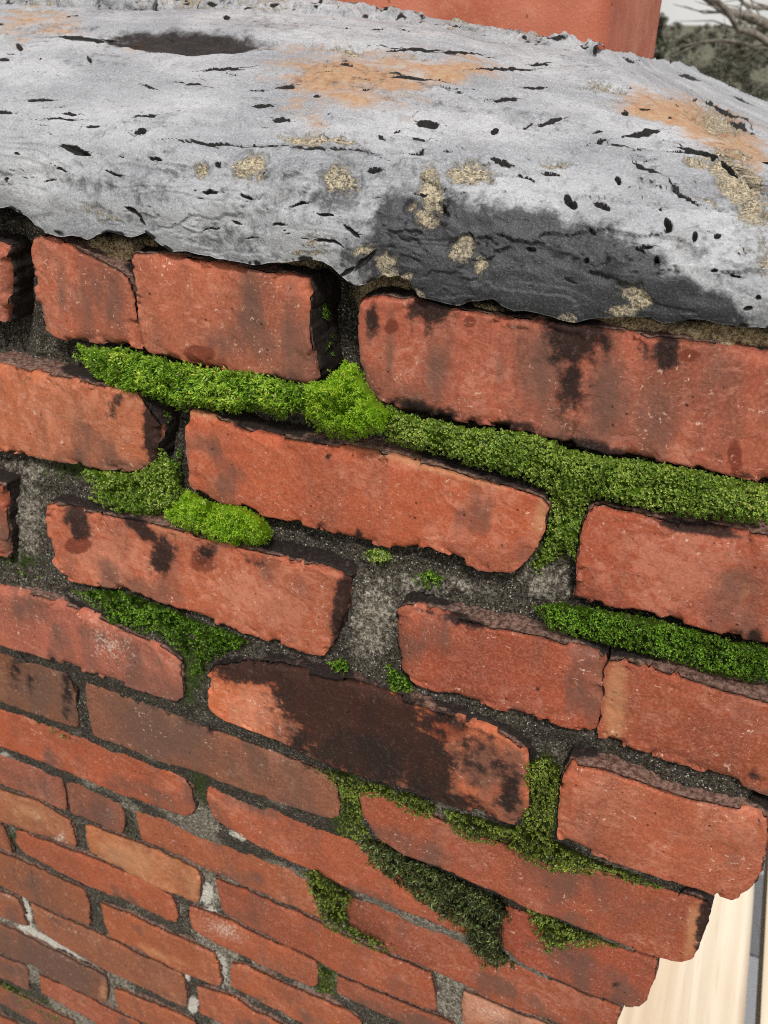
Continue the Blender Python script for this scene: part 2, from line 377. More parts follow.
b('7d',7,[(350,895),(380,906),(432,928),(465,941),(503,958),(547,977),(590,996),(622,1009)],[(352,932),(391,953),(432,971),(465,987),(492,1001),(525,1014),(560,1026),(610,1043)],[(346,910)],[(617,1026)])
b('8a',8,[(-80,756),(0,790),(34,801),(60,816),(70,822)],[(-80,787),(0,822),(39,837),(76,849)],[],[(73,835)])
b('8b',8,[(83,824),(104,831),(141,844),(167,855),(195,868)],[(90,853),(110,864),(150,886),(198,904)],[(86,838)],[(201,882)])
b('8c',8,[(214,880),(247,891),(280,907),(320,923),(340,935),(380,952),(430,973)],[(222,914),(267,938),(313,959),(340,974),(380,991),(437,1014)],[(216,895)],[(434,990)])
b('8d',8,[(464,990),(492,1003),(525,1017),(600,1046)],[(462,1024),(525,1050),(600,1080)],[(461,1005)],[])
b('9a',9,[(15,829),(34,837),(78,853),(125,872),(156,886),(172,895)],[(23,853),(52,869),(86,885),(125,902),(167,921),(178,922)],[(15,842)],[(175,905)])
b('9b',9,[(188,906),(223,918),(267,940),(290,950),(317,962)],[(192,931),(213,944),(247,960),(307,987),(317,989)],[(188,918)],[(317,975)])
b('9c',9,[(336,975),(380,995),(436,1017),(455,1025)],[(337,993),(377,1013),(436,1042),(455,1051)],[],[])
b('10a',10,[(-70,822),(0,853),(16,859),(52,876),(83,890)],[(-70,852),(0,886),(34,903),(62,917),(89,927)],[],[(88,905)])
b('10b',10,[(99,903),(146,924),(180,939),(214,955)],[(108,938),(141,953),(177,972),(221,988)],[(102,920)],[(219,970)])
b('10c',10,[(230,962),(243,966),(290,987),(327,1002),(360,1021)],[(230,988),(250,998),(280,1013),(297,1022),(360,1052)],[],[])
b('11a',11,[(-60,864),(0,892),(18,899)],[(-60,890),(0,917),(28,928)],[],[(22,912)])
b('11b',11,[(29,902),(62,919),(104,937),(141,956),(182,974)],[(38,932),(65,948),(104,971),(146,990),(187,1010)],[(33,918)],[(186,990)])
b('11c',11,[(196,986),(232,998),(253,1011),(290,1030)],[(198,1015),(232,1030),(290,1058)],[],[])
b('12a',12,[(-55,898),(0,925),(16,932),(52,950),(81,965),(105,976)],[(-55,925),(0,952),(34,968),(62,985),(106,1004)],[],[(108,990)])
b('12b',12,[(113,988),(156,1005),(193,1022)],[(118,1011),(156,1030),(200,1050)],[(115,1000)],[])
b('13a',13,[(-50,934),(0,957),(25,967)],[(-50,955),(0,978),(28,992)],[],[(28,978)])
b('13b',13,[(38,974),(78,993),(109,1009),(140,1024)],[(41,994),(78,1014),(100,1027),(140,1047)],[],[])
b('14a',14,[(-45,965),(0,986),(26,999),(73,1022)],[(-45,983),(0,1004),(26,1018),(73,1042)],[],[])

COLR = {'1a': (160, 86, 70), '1b': (166, 88, 68), '1c': (168, 92, 72), '1d': (172, 90, 73), '2a': (178, 98, 70), '2b': (170, 84, 60), '2c': (168, 82, 62),
        '3a': (150, 75, 58), '3b': (174, 90, 66), '3c': (164, 78, 58), '3d': (160, 80, 60), '4a': (164, 90, 76), '4b': (188, 98, 66), '4c': (174, 90, 66),
        '5a': (122, 76, 56), '5b': (132, 82, 66), '5c': (156, 78, 58), '6a': (164, 80, 54), '6b': (166, 84, 60), '6c': (152, 72, 54),
        '7a': (158, 86, 72), '7b': (150, 86, 72), '7c': (170, 88, 62), '7d': (160, 76, 55), '8a': (178, 104, 76), '8b': (182, 104, 68), '8c': (166, 80, 56),
        '8d': (176, 106, 84), '9a': (168, 82, 56), '9b': (172, 86, 60), '9c': (160, 82, 62), '10a': (142, 80, 58), '10b': (172, 88, 58), '10c': (172, 86, 58),
        '11a': (150, 84, 64), '11b': (150, 86, 64), '11c': (170, 86, 60), '12a': (132, 80, 62), '12b': (176, 92, 62), '13a': (140, 80, 62), '13b': (162, 82, 60), '14a': (150, 80, 62)}
# stains and weathering, as soft ellipses in survey chart coordinates (cx, cy, rx, ry, angle, strength)
MARKS = {
 '1b': dict(grey=[(62, 300, 7, 60, 0, .75), (110, 310, 14, 60, 4, .8), (90, 300, 22, 60, 0, .8), (55, 320, 16, 40, 0, .5)], soot=[(127, 330, 5, 28, 0, .55)]),
 '1c': dict(grey=[(250, 320, 16, 60, 3, .8), (190, 300, 8, 60, 0, .65), (225, 340, 70, 26, 8, .7), (290, 330, 18, 60, 0, .7), (165, 300, 12, 60, 0, .4)], damp=[(200, 354, 15, 8, 0, 1)], soot=[(137, 350, 12, 6, 0, .6), (260, 384, 60, 7, 12, .5)], peel=[(215, 290, 50, 18, 0, .5)]),
 '1d': dict(soot=[(431, 308, 24, 22, 0, 1), (575, 338, 30, 32, 0, 1.05), (572, 385, 20, 55, 0, .78), (604, 340, 9, 16, 0, .9), (665, 352, 13, 18, 0, 1.1), (648, 352, 14, 12, 0, .7), (590, 452, 60, 12, 10, 1.0), (430, 412, 60, 10, 15, .85), (510, 426, 40, 8, 8, .8), (372, 320, 10, 26, 0, .75), (742, 478, 26, 10, 0, .7)],
            damp=[(392, 326, 7, 7, 0, 1), (470, 322, 6, 6, 0, 1), (735, 455, 9, 20, 0, .9), (690, 355, 14, 8, 0, .8)], grey=[(690, 400, 90, 70, 0, .45), (545, 385, 24, 70, 2, .85), (606, 390, 20, 75, 0, .9), (660, 400, 30, 70, 0, .6), (440, 365, 20, 50, 0, .85), (500, 380, 8, 40, 0, .6), (390, 350, 8, 50, 0, .9), (410, 370, 20, 60, 0, .5), (545, 380, 20, 60, 0, .7)], peel=[(430, 360, 70, 60, 0, .55), (500, 380, 60, 60, 0, .6)]),
 '2a': dict(soot=[(153, 425, 9, 44, 0, 1.2), (114, 406, 9, 18, 20, .7)], peel=[(70, 420, 90, 60, 10, .7)], pale=[(115, 435, 34, 30, 0, .55)], tan=[(70, 430, 10, 40, 0, .5)], grey=[(110, 465, 60, 8, 5, .8)]),
 '2b': dict(soot=[(240, 419, 12, 10, 20, 1.05), (300, 436, 60, 7, 12, .7), (500, 480, 30, 6, 20, .75), (328, 456, 4, 4, 0, .8), (358, 533, 5, 7, 0, .8), (318, 526, 10, 5, 0, .7)],
            tan=[(205, 413, 22, 6, 12, 1.05), (420, 463, 85, 6, 16, 1.0), (540, 515, 6, 30, 10, .95)], pale=[(320, 500, 60, 30, 15, .42), (430, 510, 80, 30, 15, .42), (245, 450, 10, 8, 0, .7)], damp=[(212, 505, 9, 6, 0, .9)], grey=[(520, 555, 24, 20, 0, .5)]),
 '2c': dict(soot=[(695, 527, 38, 7, 9, 1.15), (755, 636, 12, 14, 0, .8)], peel=[(690, 575, 90, 60, 10, .85), (630, 545, 30, 24, 0, .7)], tan=[(745, 590, 30, 40, 0, .4)], pale=[(700, 560, 70, 30, 0, .35)]),
 '3b': dict(soot=[(77, 520, 11, 20, -18, 1.15), (140, 528, 24, 8, 38, 1.05), (163, 556, 14, 22, 10, .95), (206, 552, 14, 14, 0, .8), (342, 604, 9, 44, 10, 1.05), (255, 560, 20, 8, 20, .6)], damp=[(78, 545, 12, 8, 0, 1.1), (204, 560, 14, 14, 0, .9)],
            peel=[(110, 560, 60, 50, 20, .8), (260, 600, 90, 40, 20, .8)], grey=[(180, 560, 26, 40, 0, .6)], tan=[(170, 533, 36, 6, 20, .6)]),
 '3c': dict(soot=[(462, 620, 24, 7, 15, 1.0), (430, 612, 16, 5, 12, .7), (538, 688, 6, 4, -40, .7)], grey=[(590, 700, 14, 60, 0, .5)], tan=[(600, 670, 6, 30, 0, .5)]),
 '3d': dict(tan=[(615, 705, 14, 50, 0, .9)], grey=[(720, 760, 60, 30, 0, .35)], soot=[(752, 776, 16, 8, 20, .7)], pale=[(620, 690, 8, 40, 0, .4)]),
 '4a': dict(pale=[(110, 645, 50, 34, 30, .95), (40, 618, 44, 20, 20, .75), (160, 685, 24, 22, 0, .7)], grey=[(20, 610, 24, 20, 0, .8)]),
 '4b': dict(soot=[(365, 730, 66, 48, 22, 1.3), (255, 666, 50, 16, 6, 1.3), (325, 696, 46, 34, 20, 1.4), (300, 742, 16, 20, 20, .8), (425, 765, 26, 44, -10, 1.2), (510, 792, 16, 34, 0, .85), (480, 760, 60, 44, 20, .62), (450, 800, 60, 12, 15, .9), (445, 718, 40, 12, 20, .8)],
            grey=[(480, 770, 34, 30, 0, 1.0)], peel=[(255, 712, 40, 36, 20, .9)], pale=[(505, 800, 20, 14, -30, .9), (225, 715, 20, 20, 0, .4)], damp=[(445, 725, 34, 24, 0, .7)]),
 '4c': dict(pale=[(620, 778, 60, 8, 12, .75), (572, 800, 10, 34, 0, .6), (720, 812, 30, 10, 10, .7)], peel=[(610, 800, 50, 24, 10, .7)], grey=[(700, 860, 50, 30, 0, .3)]),
 '5a': dict(soot=[(15, 668, 10, 30, 0, .7), (67, 690, 8, 40, 0, .75), (30, 680, 12, 20, 0, .6)], grey=[(30, 690, 60, 40, 0, .9)], pale=[(42, 711, 8, 6, 0, .9)]),
 '5b': dict(grey=[(160, 730, 80, 40, 20, 1.0), (280, 770, 70, 36, 20, .7)], soot=[(190, 722, 60, 6, 22, .6), (310, 768, 26, 8, 20, .6)], pale=[(138, 722, 5, 26, 0, .5), (155, 752, 20, 6, 10, .5)]),
 '5c': dict(soot=[(708, 922, 10, 32, 10, 1.2)], tan=[(694, 930, 9, 34, 10, .95)], grey=[(560, 880, 90, 30, 18, .55), (430, 830, 60, 30, 18, .4)], pale=[(368, 830, 5, 24, 0, .7), (400, 835, 6, 6, 0, .6)]),
 '6a': dict(pale=[(185, 796, 4, 18, 0, .5)], grey=[(90, 745, 40, 10, 20, .4)]),
 '6b': dict(pale=[(250, 825, 40, 16, 24, .8), (240, 835, 12, 6, 20, 1.0), (350, 858, 14, 12, 0, .6)], grey=[(255, 808, 40, 10, 20, .8)], peel=[(240, 805, 34, 18, 20, .7)]),
 '6c': dict(pale=[(508, 930, 8, 26, 0, .7)], soot=[(615, 985, 6, 4, 0, .8)], grey=[(580, 960, 60, 20, 20, .4)]),
 '7a': dict(pale=[(30, 770, 40, 14, 20, .8)], grey=[(30, 785, 40, 14, 20, .6)]),
 '7b': dict(pale=[(110, 815, 14, 18, 0, .85), (85, 805, 6, 20, 0, .5)], grey=[(100, 815, 30, 20, 0, .7)], soot=[(66, 792, 4, 24, 0, .6)]),
 '7c': dict(pale=[(180, 835, 40, 16, 20, .65), (210, 850, 14, 14, 0, .7)], soot=[(170, 812, 24, 5, 20, .8)]),
 '7d': dict(pale=[(540, 985, 30, 10, 20, .5)], grey=[(400, 930, 40, 14, 20, .3)]),
 '8a': dict(pale=[(60, 838, 10, 10, 0, 1.1), (35, 815, 26, 8, 30, .9)], tan=[(30, 812, 30, 14, 20, .7)]),
 '8b': dict(tan=[(125, 858, 30, 14, 20, 1.0), (140, 865, 6, 20, -10, .9), (192, 888, 8, 16, 0, .8)], pale=[(135, 868, 10, 16, 0, .5)]),
 '8c': dict(pale=[(225, 900, 14, 20, 0, .7), (420, 1000, 20, 16, 0, .7)], grey=[(400, 985, 30, 16, 20, .4)]),
 '8d': dict(pale=[(490, 1012, 50, 20, 20, .95)], peel=[(500, 1010, 60, 30, 20, .9)]),
 '9b': dict(pale=[(225, 930, 44, 16, 24, 1.05), (200, 920, 14, 14, 0, .7)]),
 '9c': dict(pale=[(360, 995, 30, 14, 0, .7)]),
 '10a': dict(grey=[(30, 885, 50, 24, 20, .7)], soot=[(14, 870, 4, 18, 0, .5), (32, 878, 4, 18, 0, .5)]),
 '10b': dict(tan=[(160, 955, 30, 5, 22, .8)]), '11b': dict(pale=[(75, 932, 50, 5, 22, .9), (50, 915, 20, 5, 25, .9)], grey=[(110, 955, 60, 20, 24, .5)]),
 '12a': dict(grey=[(50, 965, 70, 24, 20, 1.0)], tan=[(103, 990, 5, 10, 0, .8)]), '11a': dict(pale=[(5, 895, 20, 6, 20, .9)]), '13a': dict(grey=[(10, 970, 40, 20, 0, .8)]), '14a': dict(grey=[(20, 1000, 60, 20, 20, .6)]),
}
KEYS = ('soot', 'peel', 'pale', 'tan', 'grey', 'damp')
LAB = {'4b': 'brick stained black with soot but for its orange left end', '1d': 'long brick with black drip stains under the crown',
       '5c': 'brick with a blackened outer end at the corner', '2a': 'brick with a black right end'}

def brick_from_outline(name, c, top, bot, left, right, spacing, seed, color, marks=None, label=None, depth=0.29, sides=(True, True), world_pts=False):
    """one brick: worn front face filled between its four surveyed edges, arrises rounded, body carried back into the wall"""
    y = yc(c); rng = np.random.default_rng(seed)
    conv = (lambda p: at(np.array([q[0] for q in p]), np.array([q[1] for q in p]), np.full(len(p), y))[:, [0, 2]]) if not world_pts else (lambda p: np.asarray(p, float))
    T, Bm = conv(top), conv(bot)
    L = np.concatenate([T[:1], conv(left), Bm[:1]]) if len(left) else np.stack([T[0], Bm[0]])
    R = np.concatenate([T[-1:], conv(right), Bm[-1:]]) if len(right) else np.stack([T[-1], Bm[-1]])
    if c >= 6 and not world_pts: T[:, 1] += 0.0009; Bm[:, 1] -= 0.0009
    w = max(np.ptp(T[:, 0]), np.ptp(Bm[:, 0])); h = abs(T[:, 1].mean()-Bm[:, 1].mean())
    n = int(np.clip(w/spacing, 10, 260)); m = int(np.clip(h/spacing, 6, 90))
    T, Bm, L, R = resample(T, n), resample(Bm, n), resample(L, m), resample(R, m)
    u = np.linspace(0, 1, n)[:, None, None]; v = np.linspace(0, 1, m)[None, :, None]
    G = (1-v)*T[:, None]+v*Bm[:, None]+(1-u)*L[None]+u*R[None]-((1-u)*(1-v)*T[0]+u*(1-v)*T[-1]+(1-u)*v*Bm[0]+u*v*Bm[-1])
    # ragged outline: in-plane wobble that dies out inside, corners pulled in
    U = np.broadcast_to(u[..., 0], (n, m)); Vv = np.broadcast_to(v[..., 0], (n, m))
    de = np.minimum(np.minimum(U, 1-U)*w, np.minimum(Vv, 1-Vv)*h)
    P3 = np.stack([G[..., 0], np.zeros((n, m)), G[..., 1]], -1)
    near = np.exp(-de/0.0035)
    sd_ = seed*13 % 9973; fine_k = 1.0 if c < 5 else 0.6
    near = near*fine_k
    G[..., 0] += near*(0.0006*fbm(P3, 120, 4, sd_)+0.0004*vnoise(P3, 520, sd_+5)); G[..., 1] += near*(0.0006*fbm(P3, 120, 4, sd_+3)+0.0004*vnoise(P3, 520, sd_+7))
    cen = G.reshape(-1, 2).mean(0)
    for cu in (0, 1):
        for cv in (0, 1):
            k = 0.0010*rng.uniform(0.0, 1.8); rr = np.hypot((U-cu)*w, (Vv-cv)*h)
            corner = G[(n-1)*cu, (m-1)*cv].copy(); dv = cen-corner; dv = np.sign(dv)*np.array([1, .8])
            G += (k*np.exp(-(rr/0.005)**2))[..., None]*dv
    P3 = np.stack([G[..., 0], np.zeros((n, m)), G[..., 1]], -1)
    # relief of the face: positive = deeper
    r = 0.0010*rng.uniform(0.7, 1.6)*(1+0.5*vnoise(P3, 45, sd_+20))
    dd = np.clip(de/r, 0, 1)
    edge = r*(1-np.sqrt(np.clip(1-(1-dd)**2, 0, 1)))
    chip = sstep(0.10, 0.22, fbm(P3, 75, 5, sd_+31))*np.exp(-de/0.0030)*0.0042*fine_k**2*(1 if c < 5 else .8)
    rel = edge+chip+0.00045*fbm(P3, 26, 3, sd_+41)+0.00014*fbm(P3, 240, 3, sd_+47)
    pk = fbm(P3, 75, 4, sd_+53); rel -= 0.00022*sstep(0.05, 0.10, pk)       # flaked skin
    tilt = rng.normal(0, 0.0008); rel += tilt*(U-0.5)
    F = np.stack([G[..., 0], y*S+rel, G[..., 1]], -1).reshape(-1, 3)
    idx = np.arange(n*m).reshape(n, m)
    ring = np.concatenate([idx[:, 0], idx[-1, 1:], idx[-2::-1, -1], idx[0, -2:0:-1]])
    V = [F]; Q = [grid_quads(n, m)]; base = n*m; prev = ring; k = len(ring)
    rim = F[ring]; outd = rim[:, [0, 2]]-cen; outd /= (np.linalg.norm(outd, axis=1)[:, None]+1e-9)
    # side direction: which side of the brick each rim point is on
    led = [np.zeros(n*m)]
    for dpt in (0.002, 0.005, 0.009, 0.014, 0.020, 0.030, depth*S):
        q = rim.copy(); q[:, 1] = y*S+dpt+0.6*(rim[:, 1]-y*S)*(1 if dpt < 0.012 else 0)
        wob = 0.0010*fbm(q, 130, 3, sd_+61)+0.0006*min(1, dpt/0.01)
        q[:, 0] += outd[:, 0]*wob; q[:, 2] += np.sign(outd[:, 1])*np.abs(wob)*0.8
        V.append(q); led.append(np.ones(k))
        a = prev; b_ = np.arange(k)+base
        Q.append(np.stack([a, np.roll(a, -1), np.roll(b_, -1), b_], 1)); prev = b_; base += k
    V.append(V[-1].mean(0)[None]); led.append(np.ones(1))
    Tt = np.stack([prev, np.roll(prev, -1), np.full(k, base)], 1)
    V = np.concatenate(V)+np.array([0, 0, 0.0]); V[:, 1] += EYE[1]
    Vw = V.copy()
    px, py = chart(Vw)
    attrs = {kk: np.zeros(len(V)) for kk in KEYS}
    for kk, lst in (marks or {}).items():
        for e in lst: attrs[kk] = np.maximum(attrs[kk], e[5]*ell(px, py, e))
    lowf = fbm(Vw+seed*.37, 20, 3, 777); attrs['grey'] = np.maximum(attrs['grey'], 0.62*sstep(-.1, .7, lowf+0.35*np.concatenate([(2*(Vv-.5)).ravel(), np.zeros(len(V)-n*m)])))
    attrs['pale'] = np.maximum(attrs['pale'], 0.55*sstep(0.1, .7, fbm(Vw+seed*.11, 28, 3, 787)))
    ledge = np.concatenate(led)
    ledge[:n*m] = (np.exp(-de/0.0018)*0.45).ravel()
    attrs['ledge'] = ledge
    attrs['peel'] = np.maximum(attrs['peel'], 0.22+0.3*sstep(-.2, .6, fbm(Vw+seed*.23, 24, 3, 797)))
    horiz = np.abs(np.concatenate([np.zeros(n*m)]+[outd[:, 0]]*7+[np.zeros(1)])); hz = sstep(.6, .9, horiz); joint_shade = np.clip((Vw[:, 1]-EYE[1]-y*S-0.007+0.006*hz)/(0.012-0.006*hz), 0, 1)
    attrs['soot'] = np.maximum(attrs['soot'], np.concatenate([np.zeros(n*m), np.ones(len(V)-n*m)])*joint_shade*(0.35+0.85*sstep(.6, .9, horiz)))  # soot plus painted joint shade: side faces blacken with depth
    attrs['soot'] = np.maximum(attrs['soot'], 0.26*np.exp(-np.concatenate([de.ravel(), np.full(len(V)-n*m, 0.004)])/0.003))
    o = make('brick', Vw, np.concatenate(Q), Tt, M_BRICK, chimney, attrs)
    o.color = (*lin(*(np.array(color)*((1, 1, 1) if c < 7 else (.91, .94, .94))*rng.uniform(.95, 1.05))), 1)
    if label: o['label'] = label
    return o

SP = {1: .0011, 2: .0011, 3: .0011, 4: .0011, 5: .0013, 6: .0014}
for i, (nm, (c, t, bo, l, r)) in enumerate(B.items()):
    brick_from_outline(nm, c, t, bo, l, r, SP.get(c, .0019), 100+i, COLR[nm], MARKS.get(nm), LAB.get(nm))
# the same courses carried on past the edge of the survey (to the left, and down to the roof)
ends = {}
for nm, (c, t, bo, l, r) in B.items():
    p = at(np.array([t[0][0], bo[0][0]]), np.array([t[0][1], bo[0][1]]), np.full(2, yc(c)))
    if c not in ends or p[:, 0].min() < ends[c][0]: ends[c] = (p[:, 0].min(), p[0, 2], p[1, 2])
zt = ends[14][1]; pitch = 0.205*S
for c in range(15, 19): ends[c] = (0.10*S, zt-pitch*(c-14)+0.0, zt-pitch*(c-14)-0.155*S)
LEFT_END = -2.35*S
sd0 = 500
for c, (x1, z1, z0) in ends.items():
    x = x1-0.045*S; z0 = min(z0, z1-0.045); first = c % 2 == 0
    if c > 14: x = x1
    while x > LEFT_END+0.02:
        w = (0.29 if first else 0.585)*S; first = False
        xa = max(x-w, LEFT_END)
        if x-xa > 0.03:
            brick_from_outline('x', c, [(xa, z1), (x, z1)], [(xa, z0), (x, z0)], [], [], .005, sd0, (158+RNG.integers(-12, 12), 82, 60), None, None, world_pts=True)
        sd0 += 1; x = xa-0.04*S
for row14 in (1,):   # rest of course 14, below the edge of the picture
    x = 0.10*S
    z1, z0 = ends[14][1], ends[14][1]-0.055
    while x > -1.45*S:
        brick_from_outline('x', 14, [(x-0.585*S, z1), (x, z1)], [(x-0.585*S, z0), (x, z0)], [], [], .005, sd0, (158, 82, 60), None, None, world_pts=True); sd0 += 1; x -= 0.625*S

# ---- mortar sheet behind the faces
def course_profile(z):
    """front of the brickwork at height z (metres), smoothed over the courses"""
    zs, ys = [], []
    for c in range(1, 15):
        tt = [np.mean([p[2] for p in at(np.array([q[0] for q in t]), np.array([q[1] for q in t]), np.full(len(t), yc(c)))]) for nm, (cc, t, bo, l, r) in B.items() if cc == c and t[0][0] > -200]
        bb = [np.mean([p[2] for p in at(np.array([q[0] for q in bo]), np.array([q[1] for q in bo]), np.full(len(bo), yc(c)))]) for nm, (cc, t, bo, l, r) in B.items() if cc == c]
        zs += [np.mean(tt)-0.004, np.mean(bb)+0.004]; ys += [yc(c)]*2
    zs, ys = np.array(zs)[::-1], np.array(ys)[::-1]
    return np.interp(z, zs, ys)
MORT_LIGHT = [(372, 620, 26, 44, 10, 1.1), (545, 580, 34, 24, 20, 1.0), (470, 588, 60, 12, 20, .8), (30, 520, 20, 50, 0, .95), (50, 300, 30, 40, 0, .35), (30, 470, 40, 16, 0, .8), (420, 585, 40, 16, 10, .9), (330, 560, 40, 14, 15, .55), (700, 800, 70, 10, 14, .75), (560, 755, 50, 10, 18, .7), (450, 1000, 12, 22, 0, 1.0), (230, 975, 10, 30, 0, .9), (330, 1000, 30, 10, 30, .6), (480, 700, 60, 10, 15, .5), (430, 605, 40, 8, 0, .7), (60, 395, 40, 10, 8, .5), (420, 690, 30, 8, 20, .6), (10, 850, 18, 10, 20, .7), (600, 770, 60, 8, 12, .7)]
MORT_SAND = [(720, 338, 70, 14, 3, 1.3), (390, 288, 34, 16, -20, 1.2), (475, 312, 30, 10, 5, 1.1), (630, 318, 34, 12, 10, 1.1), (60, 225, 40, 10, 0, .7), (110, 250, 40, 16, 0, .9), (300, 262, 40, 10, 0, .7), (560, 326, 80, 6, 5, .8), (150, 242, 30, 12, 0, .7)]
MORT_GREEN = [(330, 320, 14, 60, 0, .75), (165, 430, 14, 50, 0, .7), (85, 470, 60, 14, 5, .7), (560, 520, 40, 40, 0, .9), (190, 670, 18, 40, 0, .8), (345, 800, 16, 50, 0, .9), (540, 800, 24, 50, 0, .9), (20, 560, 40, 14, 5, .6), (420, 580, 20, 8, 0, .6), (380, 555, 30, 12, 20, .6), (400, 680, 16, 14, 0, .7), (60, 740, 40, 8, 20, .7), (20, 1000, 60, 10, 26, .95), (325, 980, 16, 24, 0, .8), (490, 930, 20, 30, 0, .8), (100, 1015, 30, 10, 26, .6), (12, 840, 18, 14, 0, .6), (200, 785, 14, 24, 0, .7), (130, 830, 12, 24, 0, .5), (640, 490, 160, 20, 8, .6), (300, 400, 220, 16, 10, .5), (650, 640, 120, 14, 12, .6)]
MORT_WHITE = [(206, 893, 6, 9, 0, 1.3), (210, 918, 7, 9, 0, 1.2), (24, 910, 6, 14, -15, 1.1), (26, 931, 9, 6, 20, 1.2), (50, 945, 34, 6, 28, 1.2), (14, 918, 22, 4, 24, 1.0), (222, 970, 6, 16, 0, .9), (185, 975, 5, 8, 0, 1.1), (193, 1005, 5, 8, 0, 1.1), (228, 1000, 8, 6, 0, 1.0), (118, 830, 5, 10, 0, .5), (238, 835, 12, 5, 25, .8), (4, 755, 6, 4, 0, .8)]
RECESS = [  # (ellipse..., recess in metres) places where the joint stands fuller or is washed out deeper
 (338, 330, 26, 62, 0, .034), (20, 285, 18, 70, 0, .024), (372, 620, 30, 46, 10, .006), (545, 570, 30, 34, 10, .010), (30, 520, 24, 52, 0, .010), (720, 336, 80, 16, 3, .0045), (480, 312, 40, 10, 5, .007), (630, 322, 40, 10, 8, .007), (110, 252, 40, 16, 0, .010),
 (700, 802, 90, 12, 14, .009), (560, 750, 60, 12, 14, .012)]
def mortar_sheet():
    step = 2.4
    gx = np.arange(-330, 905, step); gy = np.arange(190, 1130, step)
    PX, PY = np.meshgrid(gx, gy, indexing='ij')
    P0 = at(PX, PY, np.full(PX.shape, 1.0)); z = P0[..., 2]
    for _ in range(3):
        yy = course_profile(z); z = at(PX, PY, yy)[..., 2]
    rec = np.where(PY > 640, .0085, np.where(PY > 470, .0135, .016))
    rec = 0.0042+(.0165-.0042)*(1-sstep(400, 760, PY-0.30*(PX-300)))
    W = np.ones(PX.shape)
    for e in RECESS:
        k = sstep(0.25, 0.75, ell(PX, PY, e)); rec = rec*(1-k)+e[5]*k
    P = at(PX, PY, yy)
    rec = rec+0.0022*fbm(P, 70, 4, 3)+0.0012*fbm(P, 330, 3, 9)+0.0007*vnoise(P, 900, 13)
    P = at(PX, PY, yy+rec/S)
    # stop short of the outer corner of each course
    zz = (P[..., 2]-EYE[2])/S
    xe = np.interp(-zz, [0.2, 0.98, 1.14, 1.36, 1.60, 1.82, 3.5], [.19, .18, .14, .10, .065, .045, .045])*S-0.010
    P[..., 0] = np.minimum(P[..., 0], EYE[0]+xe)
    P[..., 1] += 0.08*sstep(-.292, -.262, zz)
    n, m = PX.shape
    A = {}
    for k, lst in (('light', MORT_LIGHT), ('sand', MORT_SAND), ('green', MORT_GREEN), ('white', MORT_WHITE)):
        a = np.zeros(PX.shape)
        for e in lst: a = np.maximum(a, e[5]*ell(PX, PY, e))
        if k == 'light': a = np.maximum(a, (0.35+0.55*sstep(-.3, .5, fbm(P, 22, 3, 21)))*sstep(640, 800, PY-0.15*(PX-300)))
        A[k] = a.ravel()
    make('mortar_joint', P.reshape(-1, 3), grid_quads(n, m)[:, ::-1], None, M_MORTAR, chimney, A)
    # core of the stack behind it, stepping in with the corbels
    bag = Bag()
    for z1, z0, xr, yf in ((-.33, -.95, .185, 1.09), (-.95, -1.2, .18, 1.06), (-1.2, -1.4, .145, 1.08), (-1.4, -1.62, .10, 1.11), (-1.62, -4.3, .07, 1.14)):
        v = np.array([(x, y_, z_) for x in (LEFT_END/S+.02, xr) for y_ in (yf, 2.45) for z_ in (z0, z1)])*S+EYE
        bag.add(v, [(0, 1, 3, 2), (4, 6, 7, 5), (0, 4, 5, 1), (2, 3, 7, 6), (1, 5, 7, 3), (0, 2, 6, 4)])
    V, Q, _ = bag.get(); make('core', V, Q, None, M_MORTAR, chimney, smooth=False)
mortar_sheet()

# return face of the stack round the corner (right-hand side): headers and stretchers, plain
for c in range(1, 19):
    xr = {1: .205, 2: .205, 3: .205, 4: .2, 5: .165, 6: .122}.get(c, .088)*S-0.0005
    z1, z0 = (ends[c][1], ends[c][2]); z0 = min(z0, z1-0.045)
    tz = [at(np.array([t[-1][0]]), np.array([t[-1][1]]), np.array([yc(c)]))[0, 2] for nm, (cc, t, bo, l, r) in B.items() if cc == c]
    bz = [at(np.array([bo[-1][0]]), np.array([bo[-1][1]]), np.array([yc(c)]))[0, 2] for nm, (cc, t, bo, l, r) in B.items() if cc == c]
    if tz and c < 8: z1, z0 = tz[-1]-0.001, bz[-1]+0.001
    y0 = yc(c)*S+0.29*S+0.012
    k = 0
    while y0 < 2.35*S:
        w = 0.58*S if (k+c) % 2 else 0.30*S
        bag = np.array([(x, y_, z_) for x in (xr-0.08, xr) for y_ in (y0, y0+w) for z_ in (z0, z1)])+np.array([EYE[0], EYE[1], 0])
        q = [(0, 1, 3, 2), (4, 6, 7, 5), (0, 4, 5, 1), (2, 3, 7, 6), (1, 5, 7, 3), (0, 2, 6, 4)]
        o = make('brick', bag, q, None, M_BRICK, chimney, None, smooth=False); o.color = (*lin(160, 82, 60), 1)
        bv = o.modifiers.new('bevel', 'BEVEL'); bv.width = 0.003; bv.segments = 2
        y0 += w+0.012; k += 1

